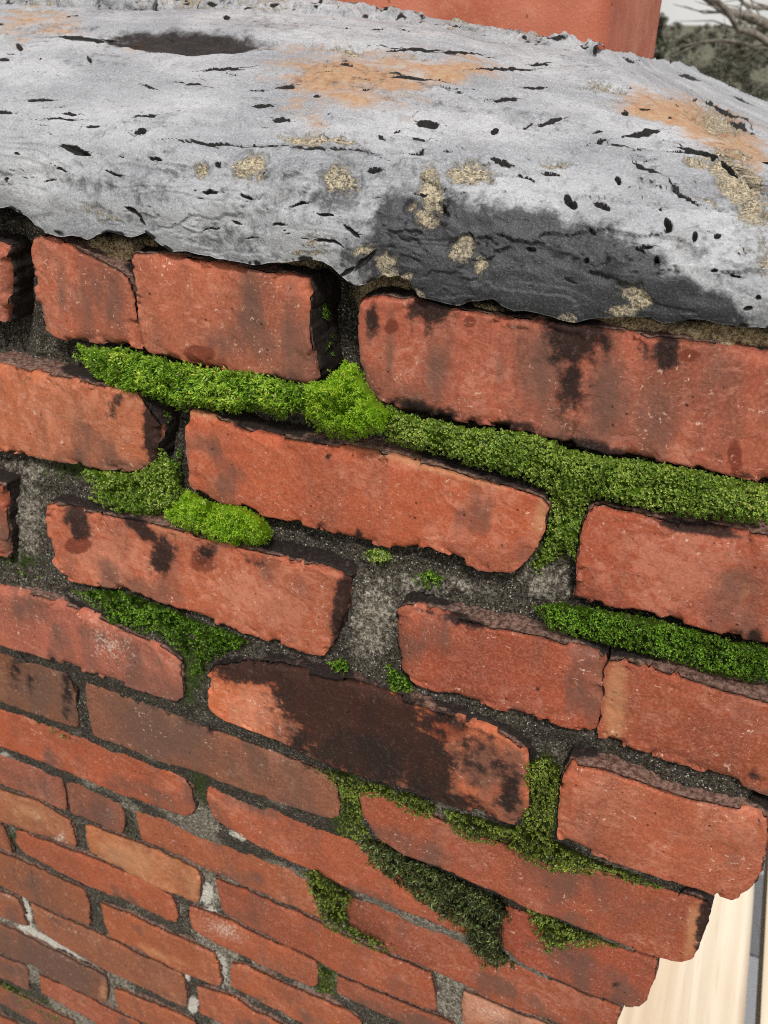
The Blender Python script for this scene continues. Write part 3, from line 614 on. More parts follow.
# ---- crown
LIP = np.array([(-420, 160), (-200, 188), (0, 210), (8, 209), (22, 216), (36, 231), (60, 235), (82, 242), (100, 233), (125, 237), (140, 232), (153, 241), (166, 251), (200, 258), (250, 263), (285, 263), (300, 259), (320, 262), (340, 279), (352, 288), (364, 284), (378, 276), (395, 277), (410, 287), (418, 299), (455, 304), (470, 302), (490, 300), (512, 311), (540, 315), (575, 321), (612, 321), (650, 320), (662, 327), (690, 322), (740, 325), (768, 328), (870, 338), (930, 345)], float)
INNER = np.array([(-420, 6), (-200, 4), (0, 0), (170, 4), (310, 9), (384, 19), (480, 31), (560, 44), (655, 56)], float)
Y_LIP, Y_FLUE, X_FLUE0, X_FLUE1, X_LIP = 0.981, 1.65, -1.26, -0.318, 0.245
PITS = [(19, 48, 6, 4, 60), (5, 60, 5, 2.4), (42, 103, 13, 2.5), (72, 117, 10, 2.4), (65, 123, 20, 1.5, 5), (7, 116, 8, 2.2), (147, 120, 12, 2), (143, 135, 7, 5, -30), (262, 105, 12, 2.6), (257, 90, 8, 1.6), (286, 87, 10, 2.4), (318, 96, 4, 2.2), (282, 119, 9, 2.2), (225, 70, 24, 1.5), (82, 38, 25, 4, 3), (228, 22, 4, 3.4), (78, 153, 14, 5, 15), (155, 158, 7, 4), (95, 131, 8, 2), (20, 157, 4, 2), (7, 180, 3, 5), (90, 61, 2.4, 8, -20), (130, 213, 11, 6, 35), (138, 222, 6, 4, 40), (210, 230, 9, 2.2), (213, 193, 9, 3.4), (375, 172, 10, 5), (235, 147, 62, 1.7, 3), (190, 84, 16, 1.3, 10), (148, 86, 10, 1.2, 20), (330, 153, 44, 1.8, 4),
 (506, 100, 12, 2.5, -5), (428, 122, 12, 4.5, 12), (421, 137, 12, 2.6, 12), (495, 130, 5, 4, -30), (551, 120, 14, 2.6, -12), (529, 125, 6, 2.4, -30), (599, 131, 6, 1.8, -10), (599, 142, 10, 2, -20), (624, 147, 18, 2.6, 20), (641, 134, 20, 4, -6), (624, 115, 5, 3.4), (645, 110, 6, 2.4), (416, 152, 10, 2), (449, 151, 5, 2), (501, 161, 12, 3.4, 18), (526, 177, 11, 2.8, 20), (551, 177, 10, 2.6, 20), (569, 203, 8, 6, 40), (599, 208, 10, 4.4, 30), (618, 183, 3.6, 6, -25), (664, 212, 9, 3.6, -10), (666, 230, 4.6, 9, -15), (694, 240, 4, 6, -20), (684, 195, 22, 3, 32), (644, 170, 16, 2.4, 30), (644, 247, 9, 4), (656, 262, 4, 9), (539, 65, 10, 2), (464, 56, 22, 1.8), (504, 72, 32, 2.4, -3), (414, 54, 30, 1.8), (414, 80, 28, 2.2, 4), (534, 90, 12, 1.8), (724, 112, 24, 4, 25), (745, 128, 12, 4, 35), (742, 102, 10, 3, 20), (690, 80, 12, 2, 20), (700, 155, 30, 3, 14), (728, 168, 14, 3.6, 40), (680, 154, 14, 2, 0), (716, 240, 5, 4), (717, 215, 5, 3, 30), (756, 300, 5, 5), (583, 262, 4, 4), (640, 250, 6, 3, 40), (530, 250, 5, 4), (570, 281, 8, 3, 20), (470, 235, 6, 2, 60), (445, 208, 8, 3, 50), (590, 230, 8, 3, 30), (420, 190, 8, 3, 0), (350, 230, 10, 4, 30), (365, 262, 14, 6, -40), (345, 272, 12, 5, -30), (300, 205, 10, 3, -20), (325, 215, 8, 3, 20), (280, 225, 9, 3, 0), (330, 243, 16, 3, 10), (245, 195, 8, 3, 20), (238, 222, 6, 2.4), (220, 168, 4, 4), (250, 240, 10, 2), (712, 270, 5, 3), (735, 275, 6, 3, 30), (745, 310, 6, 4), (50, 180, 6, 2), (110, 172, 9, 3, 20), (63, 170, 8, 2, 20)]
TAN = [(203, 173, 10, 7, 0, 1.1), (256, 168, 17, 13, -25, 1.25), (248, 178, 9, 8, 0, .9), (320, 140, 42, 7, 4, 1.25), (337, 179, 19, 16, 0, 1.3), (310, 135, 24, 5, 2, .9), (434, 192, 13, 26, -10, 1.25), (428, 215, 12, 14, 0, .9), (473, 172, 22, 13, 5, 1.25), (458, 250, 13, 15, 0, 1.2), (481, 270, 8, 12, 0, 1.15), (632, 298, 16, 14, 20, 1.35), (618, 314, 16, 8, 0, 1.1), (412, 200, 9, 7, 0, .8), (365, 250, 16, 12, 0, .75), (318, 238, 22, 9, 0, .7), (330, 250, 14, 8, 0, .7), (386, 262, 14, 16, 0, .9), (402, 280, 14, 8, 0, 1.0), (556, 166, 18, 7, 10, .95), (600, 88, 24, 9, 10, .9), (722, 122, 30, 14, 28, 1.0), (735, 178, 38, 22, 38, 1.15), (755, 210, 26, 30, 40, 1.0), (700, 165, 26, 8, 20, 1.0), (760, 260, 18, 30, 30, .85), (345, 53, 34, 5, 4, .9), (405, 60, 26, 4, 3, .7), (45, 26, 12, 5, 0, .5), (708, 205, 34, 6, 38, .7), (470, 312, 24, 6, 0, .7), (100, 215, 30, 9, 15, .7), (40, 218, 24, 8, 0, .6), (205, 232, 10, 4, 0, .4), (305, 248, 34, 6, 0, .75)]
RUST = [(700, 122, 62, 18, 20, 1.15), (740, 155, 30, 26, 45, 1.1), (645, 110, 34, 12, 10, 1.0), (360, 78, 90, 26, 5, .95), (440, 72, 60, 16, 0, .85), (300, 105, 16, 30, 20, .55), (340, 62, 60, 10, 0, .7), (30, 22, 60, 18, 0, .7), (20, 40, 20, 10, 0, .6), (320, 112, 24, 24, 0, .65), (480, 78, 50, 14, 0, .5), (130, 45, 20, 10, 0, .6), (640, 90, 40, 12, 15, .4)]
DARK = [(450, 258, 72, 48, 5, 1.35), (400, 225, 30, 40, 10, 1.0), (560, 275, 95, 46, 10, 1.35), (520, 245, 60, 32, 15, 1.1), (650, 300, 80, 26, 14, 1.25), (590, 250, 60, 24, 22, 1.0), (705, 306, 40, 14, 18, 1.0), (560, 308, 160, 14, 4, 1.3), (330, 195, 62, 40, 5, .62), (370, 255, 40, 36, 0, .72), (285, 170, 40, 26, 0, .55), (310, 150, 90, 10, 4, .5), (360, 155, 60, 14, 5, .55), (240, 225, 60, 20, 5, .38), (70, 150, 30, 10, 0, .42), (275, 26, 40, 8, 3, .5), (470, 30, 60, 8, 5, .3), (590, 186, 60, 16, 25, .42), (110, 245, 40, 8, 0, .5)]
BROWN = [(185, 41, 72, 9.5, 1, 1.15), (112, 39, 16, 3, 3, 1.0)]
def crown():
    # outer (lip) line and inner (flue) line, point by point round the front and the right-hand side
    nu_f, nu_c, nu_s = 900, 90, 110
    lipw = at(LIP[:, 0], LIP[:, 1], np.full(len(LIP), Y_LIP))/1.0
    inw = at(INNER[:, 0], INNER[:, 1], np.full(len(INNER), Y_FLUE))
    rc = 0.075
    px_f = np.linspace(-300, 860, nu_f)
    fr = at(px_f, np.interp(px_f, LIP[:, 0], LIP[:, 1]), np.full(nu_f, Y_LIP))
    keep = fr[:, 0] < (X_LIP-rc)*S; fr = fr[keep]
    zc = fr[-1, 2]
    a = np.linspace(0, np.pi/2, nu_c)[1:]
    arc = np.stack([(X_LIP-rc+rc*np.sin(a))*S, (Y_LIP+rc-rc*np.cos(a))*S, np.full(len(a), zc)], 1)
    ys = np.linspace(Y_LIP+rc, 2.5, nu_s)[1:]
    sd_ = np.stack([np.full(len(ys), X_LIP*S), ys*S, np.full(len(ys), zc)], 1)
    O = np.concatenate([fr, arc, sd_]); nu = len(O)
    nf = len(fr)
    xi = fr[:, 0]+(X_FLUE1*S-fr[-1, 0])*sstep(-1.1*S, fr[-1, 0], fr[:, 0])
    rci = 0.05
    xi = np.minimum(xi, (X_FLUE1-rci)*S)
    zi = np.interp(xi, inw[:, 0], inw[:, 2])
    fi = np.stack([xi, np.full(nf, Y_FLUE*S), zi], 1)
    ai = a
    arci = np.stack([(X_FLUE1-rci+rci*np.sin(ai))*S, (Y_FLUE+rci-rci*np.cos(ai))*S, np.full(len(ai), inw[-1, 2])], 1)
    sdi = np.stack([np.full(len(ys), X_FLUE1*S), (Y_FLUE+rci+(ys-ys[0]))*S, inw[-1, 2]-0.055*(ys-ys[0])*S], 1)
    I = np.concatenate([fi, arci, sdi])
    # profile: t inward, g rise
    tk = np.array([0, .012, .03, .06, .10, .16, .25, .40, .60, .80, 1.0]); gk = np.array([0, .16, .285, .385, .455, .53, .62, .74, .865, .95, 1.0])
    arc_s = np.r_[0, np.cumsum(np.hypot(np.diff(tk)*0.68, np.diff(gk)*0.27*1.6))]
    nt = 420
    s = np.linspace(0, arc_s[-1], nt); t = np.interp(s, arc_s, tk); g = np.interp(s, arc_s, gk)
    for _ in range(3):
        t[1:-1] = (t[:-2]+2*t[1:-1]+t[2:])/4; g[1:-1] = (g[:-2]+2*g[1:-1]+g[2:])/4
    k5 = np.ones(31)/31
    def sm(a_): return np.convolve(np.pad(a_, 15, mode='edge'), k5, 'valid')
    # the lip keeps its ragged edge at the bottom only
    O[:, 2] += 0.0016*fbm(O, 60, 3, 411)
    Olow = O.copy(); Osm = O.copy(); Osm[:, 2] = sm(sm(sm(sm(O[:, 2]))))
    fade = np.exp(-t/0.02)
    side = np.r_[0.55*sstep(-0.35*S, fr[-1, 0], fr[:, 0]), np.linspace(0.55, 1, len(arc)), np.ones(len(sd_))]
    P = np.empty((nu, nt, 3))
    for j in range(nt):
        o = Osm*(1-fade[j])+Olow*fade[j]
        P[:, j, :2] = o[:, :2]*(1-t[j])+I[:, :2]*t[j]
        gj = g[j]*(1-side)+side*(0.16*min(1, g[j]/0.4)+0.84*t[j]**1.25)
        P[:, j, 2] = o[:, 2]*(1-gj)+I[:, 2]*gj
    P[..., 0] += EYE[0]; P[..., 1] += EYE[1]
    du = np.gradient(P, axis=0); dt = np.gradient(P, axis=1)
    Nn = np.cross(du, dt); Nn /= (np.linalg.norm(Nn, axis=2)[..., None]+1e-12)
    if Nn[nu//3, nt//2, 2] < 0: Nn = -Nn
    px, py = chart(P)
    steep = np.exp(-t/0.10)[None, :]
    flow = P*np.array([0.45, 1.0, 1.0])
    h = 0.0038*fbm(flow, 20, 2, 71)*(0.35+steep)+0.0013*fbm(flow, 60, 3, 75)*(0.35+1.5*steep)+0.00035*fbm(P, 190, 3, 79)*(0.4+steep)+0.00014*vnoise(P, 700, 83)
    # trowel laps: low terraces running along the stack
    q = fbm(P*np.array([0.25, 1.0, 1.0]), 45, 3, 91); lap = q*3.2; h += 0.0009*(sstep(0.0, 0.10, lap-np.floor(lap))-(lap-np.floor(lap)))*(1-0.4*steep)
    grime_shade = np.zeros(px.shape)
    # spalled skin: flakes gone from the trowelled surface, with a broken upper edge
    front = sstep(110, 190, py)
    spl = fbm(flow*np.array([.8, 1, 1]), 34, 6, 141, 0.58); thr = 0.42-0.20*front
    h -= (0.0011+0.0010*front)*sstep(thr, thr+0.05, spl)
    ridge = np.gradient(spl, axis=1)
    grime_shade = np.maximum(grime_shade, (0.35+0.45*front)*np.exp(-((spl-thr-0.02)/0.028)**2)*sstep(0, 1, -ridge*18+0.15)*sstep(-.2, .3, fbm(P, 60, 3, 147)))
    lump = fbm(flow, 30, 4, 151); h += 0.0020*front*lump
    hollow = sstep(0.0, -0.7, lump)*(0.25+0.75*front)+0.5*sstep(thr+0.02, thr+0.3, spl)*(0.3+0.7*front)
    wk = 0.35+0.65*sstep(120, 200, py); wob = 3.6*wk*fbm(P*np.array([1, .4, 1.0]), 110, 3, 95); wob2 = 2.6*wk*fbm(P*np.array([1, .4, 1.0]), 110, 3, 97)
    def dent(e, depth, dark, rim):
        nonlocal h, grime_shade
        cx, cy = e[0], e[1]; R = max(e[2], e[3])*1.8+6
        i0, i1 = np.nonzero((np.abs(px-cx) < R).any(1))[0][[0, -1]] if (np.abs(px-cx) < R).any() else (0, 0)
        sl = (slice(i0, i1+1),)
        x_, y_ = px[sl]+wob[sl], py[sl]+wob2[sl]
        a_ = math.radians(e[4] if len(e) > 4 else 0); dx, dy = x_-cx, y_-cy
        uu = (dx*math.cos(a_)+dy*math.sin(a_))/e[2]; vv = (-dx*math.sin(a_)+dy*math.cos(a_))/e[3]
        rr = np.abs(uu)**1.7*0.9+np.abs(vv)**0.9*(1.15 if e[2] > e[3] else 1.0) if e[2] > 1.6*e[3] else np.sqrt(uu*uu+vv*vv)
        k = sstep(1.1, 0.85, rr)*sstep(1.0, -0.75, vv)
        h[sl] -= depth*k
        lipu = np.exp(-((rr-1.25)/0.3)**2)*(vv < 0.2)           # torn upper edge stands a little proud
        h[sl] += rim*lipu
        grime_shade[sl] = np.maximum(grime_shade[sl], dark*np.where(vv < 0.0, sstep(1.4, 1.05, rr), sstep(1.15, 0.8, rr))*(0.18+0.95*sstep(0.75, -0.35, vv)))  # dirt and overhang shade painted dark under the pit's upper edge, fading below
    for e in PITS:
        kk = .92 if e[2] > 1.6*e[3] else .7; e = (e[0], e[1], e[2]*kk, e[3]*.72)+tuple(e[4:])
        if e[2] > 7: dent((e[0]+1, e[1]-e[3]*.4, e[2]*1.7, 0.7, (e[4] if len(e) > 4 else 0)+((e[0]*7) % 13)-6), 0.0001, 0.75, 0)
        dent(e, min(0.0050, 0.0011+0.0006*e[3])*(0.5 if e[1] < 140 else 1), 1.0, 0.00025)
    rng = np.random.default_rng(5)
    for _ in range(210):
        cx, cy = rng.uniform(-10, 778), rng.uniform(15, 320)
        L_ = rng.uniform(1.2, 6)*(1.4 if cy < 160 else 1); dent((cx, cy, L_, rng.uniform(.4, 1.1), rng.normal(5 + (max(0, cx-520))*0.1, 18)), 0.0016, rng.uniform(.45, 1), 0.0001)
    TANS = [(e[0], e[1], e[2]*.9, e[3]*.85)+tuple(e[4:]) for e in TAN]
    lowx = 9*fbm(P, 48, 3, 501); lowy = 5*fbm(P, 48, 3, 505)*(0.3+0.7*sstep(60, 200, py))
    def field(lst):
        a_ = np.zeros(px.shape)
        for e in lst: a_ = np.maximum(a_, e[5]*ell(px+wob+lowx, py+wob2+lowy, e))
        return a_
    tan = field(TANS); h -= 0.0020*sstep(0.40, 0.62, tan+0.30*fbm(P, 160, 4, 99)); h += 0.0004*sstep(0.45, 0.6, tan)*vnoise(P, 620, 101)
    brown = field(BROWN); h -= 0.004*sstep(0.3, 0.8, brown)
    # sandy fillet against the flue
    fil = sstep(0.93, 1.0, t)[None, :]*np.ones((nu, 1)); h += fil*0.002
    h = h*(0.25+0.75*sstep(0, 0.03, t))[None, :]-0.004*np.exp(-t/0.006)[None, :]
    P2 = P+Nn*h[..., None]
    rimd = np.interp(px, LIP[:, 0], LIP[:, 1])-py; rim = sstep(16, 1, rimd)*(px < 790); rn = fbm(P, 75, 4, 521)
    dark = np.maximum(field(DARK), rim*(0.30+0.45*rn)); tan = np.maximum(tan, rim*sstep(.1, .5, rn)*0.8); grime_shade = np.maximum(grime_shade, sstep(7, 0, rimd)*sstep(-.1, .5, fbm(P, 140, 3, 525))*(px < 790))
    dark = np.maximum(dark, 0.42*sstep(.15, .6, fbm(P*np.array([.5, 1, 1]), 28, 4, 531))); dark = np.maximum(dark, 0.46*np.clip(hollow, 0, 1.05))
    A = dict(grime_shade=grime_shade, tan=tan, rust=field(RUST), dark=dark, brown=brown)
    A = {k: v.ravel() for k, v in A.items()}
    V = P2.reshape(-1, 3); Q = grid_quads(nu, nt)
    # underside and back lip
    under = P2[:, 0].copy(); under[:, 2] += 0.003
    cx_ = np.array([-0.6*S, 1.8*S]); d = cx_-under[:, :2]; d /= np.linalg.norm(d, axis=1)[:, None]
    e0 = len(V); ub = under.copy(); ub[:nf, 1] += 0.05; ub[nf:, :2] += d[nf:]*0.05
    V = np.concatenate([V, ub]); i = np.arange(nu-1); lo = i*nt
    Q = np.concatenate([Q, np.stack([lo, lo+nt, e0+i+1, e0+i], 1)])
    back = P2[:, -1].copy(); back[:, 1] += 0.02*S; back[:, 2] -= 0.03; e1 = len(V); V = np.concatenate([V, back])
    Q = np.concatenate([Q, np.stack([i*nt+nt-1, e1+i, e1+i+1, (i+1)*nt+nt-1], 1)])
    for k in A: A[k] = np.r_[A[k], np.zeros(nu), np.zeros(nu)]
    A['grime_shade'][e0:e0+nu] = 0.5
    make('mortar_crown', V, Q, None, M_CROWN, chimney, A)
    # flat top of the crown behind the front slope
    bag = np.array([(x, y_, z_) for x in (LEFT_END/S, -.40) for y_ in (1.66, 2.5) for z_ in (-.40, -.075)])*S+EYE
    make('crown_bed', bag, [(0, 1, 3, 2), (4, 6, 7, 5), (0, 4, 5, 1), (2, 3, 7, 6), (1, 5, 7, 3), (0, 2, 6, 4)], None, M_CROWN, chimney, {k: np.zeros(8) for k in ('grime_shade', 'tan', 'rust', 'dark', 'brown')}, smooth=False)
    return P2
CROWN_P = crown()

# ---- clay flue: hollow rounded-square pipe
def flue():
    x0, x1, y0, y1 = X_FLUE0*S, X_FLUE1*S, (Y_FLUE+0.012)*S, (Y_FLUE+0.66)*S
    def loop(off, r, n=10):
        pts = []
        for cx, cy, a0 in ((x1-off-r, y0+off+r, -90), (x1-off-r, y1-off-r, 0), (x0+off+r, y1-off-r, 90), (x0+off+r, y0+off+r, 180)):
            for k in range(n+1):
                a = math.radians(a0+90*k/n); pts.append((cx+r*math.cos(a), cy+r*math.sin(a)))
        p = np.array(pts); p = np.concatenate([p, p[:1]]); return resample(p, 240)[:-1]
    out, inn = loop(0, 0.016), loop(0.022, 0.010)
    zs = np.linspace(-.16*S, .75*S, 60); rings = []
    for z in zs: rings.append(np.c_[out, np.full(len(out), z)])
    rings.append(np.c_[loop(0.004, 0.014), np.full(len(out), zs[-1]+.004)]); rings.append(np.c_[loop(0.018, 0.012), np.full(len(out), zs[-1]+.004)])
    for z in (zs[-1], 0, zs[0]): rings.append(np.c_[inn, np.full(len(out), z)])
    P = np.array(rings); k = P.shape[1]
    P = P+EYE
    c = np.array([(x0+x1)/2, (y0+y1)/2]); d = P[..., :2]-c; d /= np.linalg.norm(d, axis=2)[..., None]
    P[:62, :, :2] += (0.0008*fbm(P[:62], 30, 3, 201)+0.00035*fbm(P[:62], 160, 3, 205))[..., None]*d[:62]
    Q = []
    for r in range(len(P)-1):
        a = np.arange(k)+r*k; b = np.roll(np.arange(k), -1)+r*k; Q.append(np.stack([a, b, b+k, a+k], 1))
    make('clay_flue', P.reshape(-1, 3), np.concatenate(Q), None, M_FLUE, chimney)
flue()
# crusty fillet of mortar at the foot of the flue
def fillet():
    n, m = 420, 26
    pxs = np.linspace(-60, 602, n); base = np.interp(pxs, INNER[:, 0], INNER[:, 1])
    Pb = at(pxs, base, np.full(n, Y_FLUE))
    r = 0.013+0.012*sstep(0.6, 0.0, (pxs-120)/600)
    a = np.linspace(-0.25, np.pi/2+.25, m)
    P = np.empty((n, m, 3))
    for j in range(m):
        P[:, j, 0] = Pb[:, 0]; P[:, j, 1] = Y_FLUE*S+0.002-r*np.cos(a[j])*1.7; P[:, j, 2] = Pb[:, 2]-0.0072+r*np.sin(a[j])*0.8
    h = 0.0036*fbm(P, 75, 4, 301)+0.0016*fbm(P, 240, 3, 305)
    P[..., 1] -= h; P[..., 2] += h*0.8
    px, py = chart(P); A = {k: np.zeros(n*m) for k in ('grime_shade', 'tan', 'rust', 'dark', 'brown')}
    A['tan'] = 0.42+0.25*fbm(P, 40, 2, 311).ravel(); A['dark'] = 0.30+0.3*fbm(P, 60, 3, 313).ravel(); A['grime_shade'] = (0.8*sstep(0.35, 0.7, fbm(P, 200, 3, 315))).ravel()
    make('flue_fillet', P.reshape(-1, 3), grid_quads(n, m), None, M_CROWN, chimney, A)
fillet()
# ------------------------------------------------------------------ moss
def leaf_bag(P, D, L, W, curl, rng):
    """leaves: base P, direction D, length L, width W -> two triangles pairs folded along the midrib"""
    n = len(P)
    side = np.cross(D, rng.normal(size=(n, 3))); side /= np.linalg.norm(side, axis=1)[:, None]+1e-9
    up = np.cross(side, D)
    mid = P+D*(L*0.5)[:, None]+up*(L*0.06)[:, None]
    tip = P+D*L[:, None]-up*(L*curl)[:, None]
    a = mid+side*(W*0.5)[:, None]+up*(W*.15)[:, None]; b = mid-side*(W*0.5)[:, None]+up*(W*.15)[:, None]
    V = np.stack([P, a, tip, b], 1).reshape(-1, 3)
    q = np.arange(n)[:, None]*4+np.array([0, 1, 2, 3])
    return V, q
STY = {  # shoots per px^2, leaves per shoot, leaf length, width, shoot height, colours (deep -> tip)
 'bright': dict(den=.15, nl=9, L=.0025, W=.0008, H=.0042, deep=(.12, .25, .010), tip=(.58, .95, .10), var=.4),
 'cushion': dict(den=.26, nl=8, L=.0015, W=.0006, H=.0030, deep=(.24, .48, .012), tip=(.60, .97, .07), var=.3),
 'grain': dict(den=.15, nl=10, L=.0011, W=.0009, H=.0021, deep=(.12, .22, .014), tip=(.68, .96, .18), var=.55),
 'deep': dict(den=.19, nl=9, L=.0012, W=.0008, H=.0022, deep=(.045, .10, .006), tip=(.34, .64, .06), var=.55),
 'olive': dict(den=.20, nl=9, L=.0013, W=.0008, H=.0024, deep=(.045, .062, .008), tip=(.46, .58, .09), var=.6),
 'strand': dict(den=.16, nl=9, L=.0038, W=.0008, H=.0046, deep=(.007, .009, .004), tip=(.17, .20, .06), var=.95),
}
def moss(label, poly, yd, style, bulge, rad=9.0, recess=0.012, thin=1.0, group='moss growing in the brick joints', seed=0):
    """one patch of moss: a domed dark cushion in the joint carrying shoots with small leaves"""
    infl = 3.0 if thin >= 0.8 else 0.0
    st = STY[style]; stl_hi = style in ('grain', 'olive', 'strand'); rng = np.random.default_rng(900+seed)
    hb = len(poly)//2
    poly = [(float(a), float(b)+(6.0 if seed in (0, 2, 3, 8) and i_ > hb else 0)) for i_, (a, b) in enumerate(poly)]
    xs = np.array([p[0] for p in poly]); ys = np.array([p[1] for p in poly])
    x0, x1, y0, y1 = xs.min(), xs.max(), ys.min(), ys.max()
    def depth(px, py, jit):
        d = edge_dist(px, py, poly); d = np.where(in_poly(px, py, poly), d+infl, np.maximum(infl-d, 0)); k = np.sqrt(np.clip(d/rad, 0, 1)*(2-np.clip(d/rad, 0, 1)))
        P = at(px, py, np.full(px.shape, yd)); n_ = fbm(P, 110, 3, 40+seed)
        return at(px, py, yd+(recess*(1-k)-bulge*k*(1+0.45*n_)-0.0022*n_)/S)
    # ragged outline
    gx = np.arange(x0-4, x1+5, 3.0); gy = np.arange(y0-4, y1+5, 3.0); GX, GY = np.meshgrid(gx, gy, indexing='ij')
    ins = in_poly(GX.ravel(), GY.ravel(), poly).reshape(GX.shape)
    G = depth(GX, GY, 0); G[..., 1] += 0.0016
    q = grid_quads(*GX.shape); ok = ins.ravel()[q].all(1); q = q[ok]
    use = np.unique(q); remap = np.zeros(GX.size, int); remap[use] = np.arange(len(use)); q = remap[q]
    cush = G.reshape(-1, 3)[use]
    area = ins.sum()*9.0; n = int(area*st['den']*thin*1.25)+14
    ns = int(n*1.5*(x1-x0+10)*(y1-y0+10)/max(ins.sum()*9.0, 60)); px = rng.uniform(x0-5, x1+5, ns); py = rng.uniform(y0-5, y1+5, ns)
    P0 = at(px, py, np.full(px.shape, yd)); wx = 3.0*fbm(P0, 190, 3, 60+seed); wy = 3.0*fbm(P0, 190, 3, 64+seed)
    k = in_poly(px+wx, py+wy, poly)
    if thin >= 0.8: k |= edge_dist(px+wx, py+wy-1.5, poly) < infl
    if thin < 0.8: k &= fbm(P0, 160, 3, 68+seed) > 0.15*(1-thin)
    px, py = px[k][:n], py[k][:n]; n = len(px)
    base = depth(px, py, 0)
    # outward direction: away from wall, upwards, with the slope of the dome
    e = 1.5
    gxx = (depth(px+e, py, 0)[:, 1]-depth(px-e, py, 0)[:, 1]); gyy = (depth(px, py+e, 0)[:, 1]-depth(px, py-e, 0)[:, 1])
    D = np.stack([-gxx*260*0.35, -np.ones(n), 0.62+gyy*260*0.35], 1)
    D[:, 0] = np.clip(D[:, 0], -.9, .9); D[:, 2] = np.clip(D[:, 2], -.5, 1.6)
    D += rng.normal(0, .28, (n, 3)); D /= np.linalg.norm(D, axis=1)[:, None]
    nl = st['nl']; H = st['H']*rng.uniform(.45, 1.15, n)*(1+0.35*fbm(base, 140, 2, 72+seed))
    pale = np.clip(0.5+0.9*fbm(base, 95, 3, 76+seed), 0, 1)
    if thin < 0.8: cush = cush[:0]; q = q[:0]
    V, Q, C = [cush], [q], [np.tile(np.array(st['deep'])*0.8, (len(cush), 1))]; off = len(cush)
    for j in range(nl):
        f = (j+0.5)/nl
        p = base+D*(H*f)[:, None]
        spread = 1.15*(1-f)+0.35
        d = D+rng.normal(0, 1, (n, 3))*spread; d /= np.linalg.norm(d, axis=1)[:, None]
        d[:, 1] = np.where(d[:, 1] > 0.3, -d[:, 1], d[:, 1])
        L = st['L']*rng.uniform(.6, 1.25, n); W = st['W']*rng.uniform(.7, 1.3, n)
        v, qq = leaf_bag(p, d, L, W, 0.12, rng)
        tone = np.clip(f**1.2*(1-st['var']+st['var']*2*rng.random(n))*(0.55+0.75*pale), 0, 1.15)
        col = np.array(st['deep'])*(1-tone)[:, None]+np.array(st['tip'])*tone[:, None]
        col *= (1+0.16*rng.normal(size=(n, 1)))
        hi = rng.random(n) < (0.22*f if stl_hi else 0.10*f); col[hi] = col[hi]*0.35+np.array((.62, .88, .34))*0.65*np.clip(pale[hi], .4, 1)[:, None]  # random pale leaves: highlights painted into the moss colour
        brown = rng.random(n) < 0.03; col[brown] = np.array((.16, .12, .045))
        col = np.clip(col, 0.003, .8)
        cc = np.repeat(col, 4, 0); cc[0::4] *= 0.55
        V.append(v); Q.append(qq+off); C.append(cc); off += len(v)
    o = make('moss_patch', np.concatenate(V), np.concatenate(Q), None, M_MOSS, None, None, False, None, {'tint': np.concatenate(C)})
    return tag(o, label, 'moss', group)
Y1, Y2, Y3, Y4, Y5, Y6, Y7 = (yc(c) for c in range(1, 8))
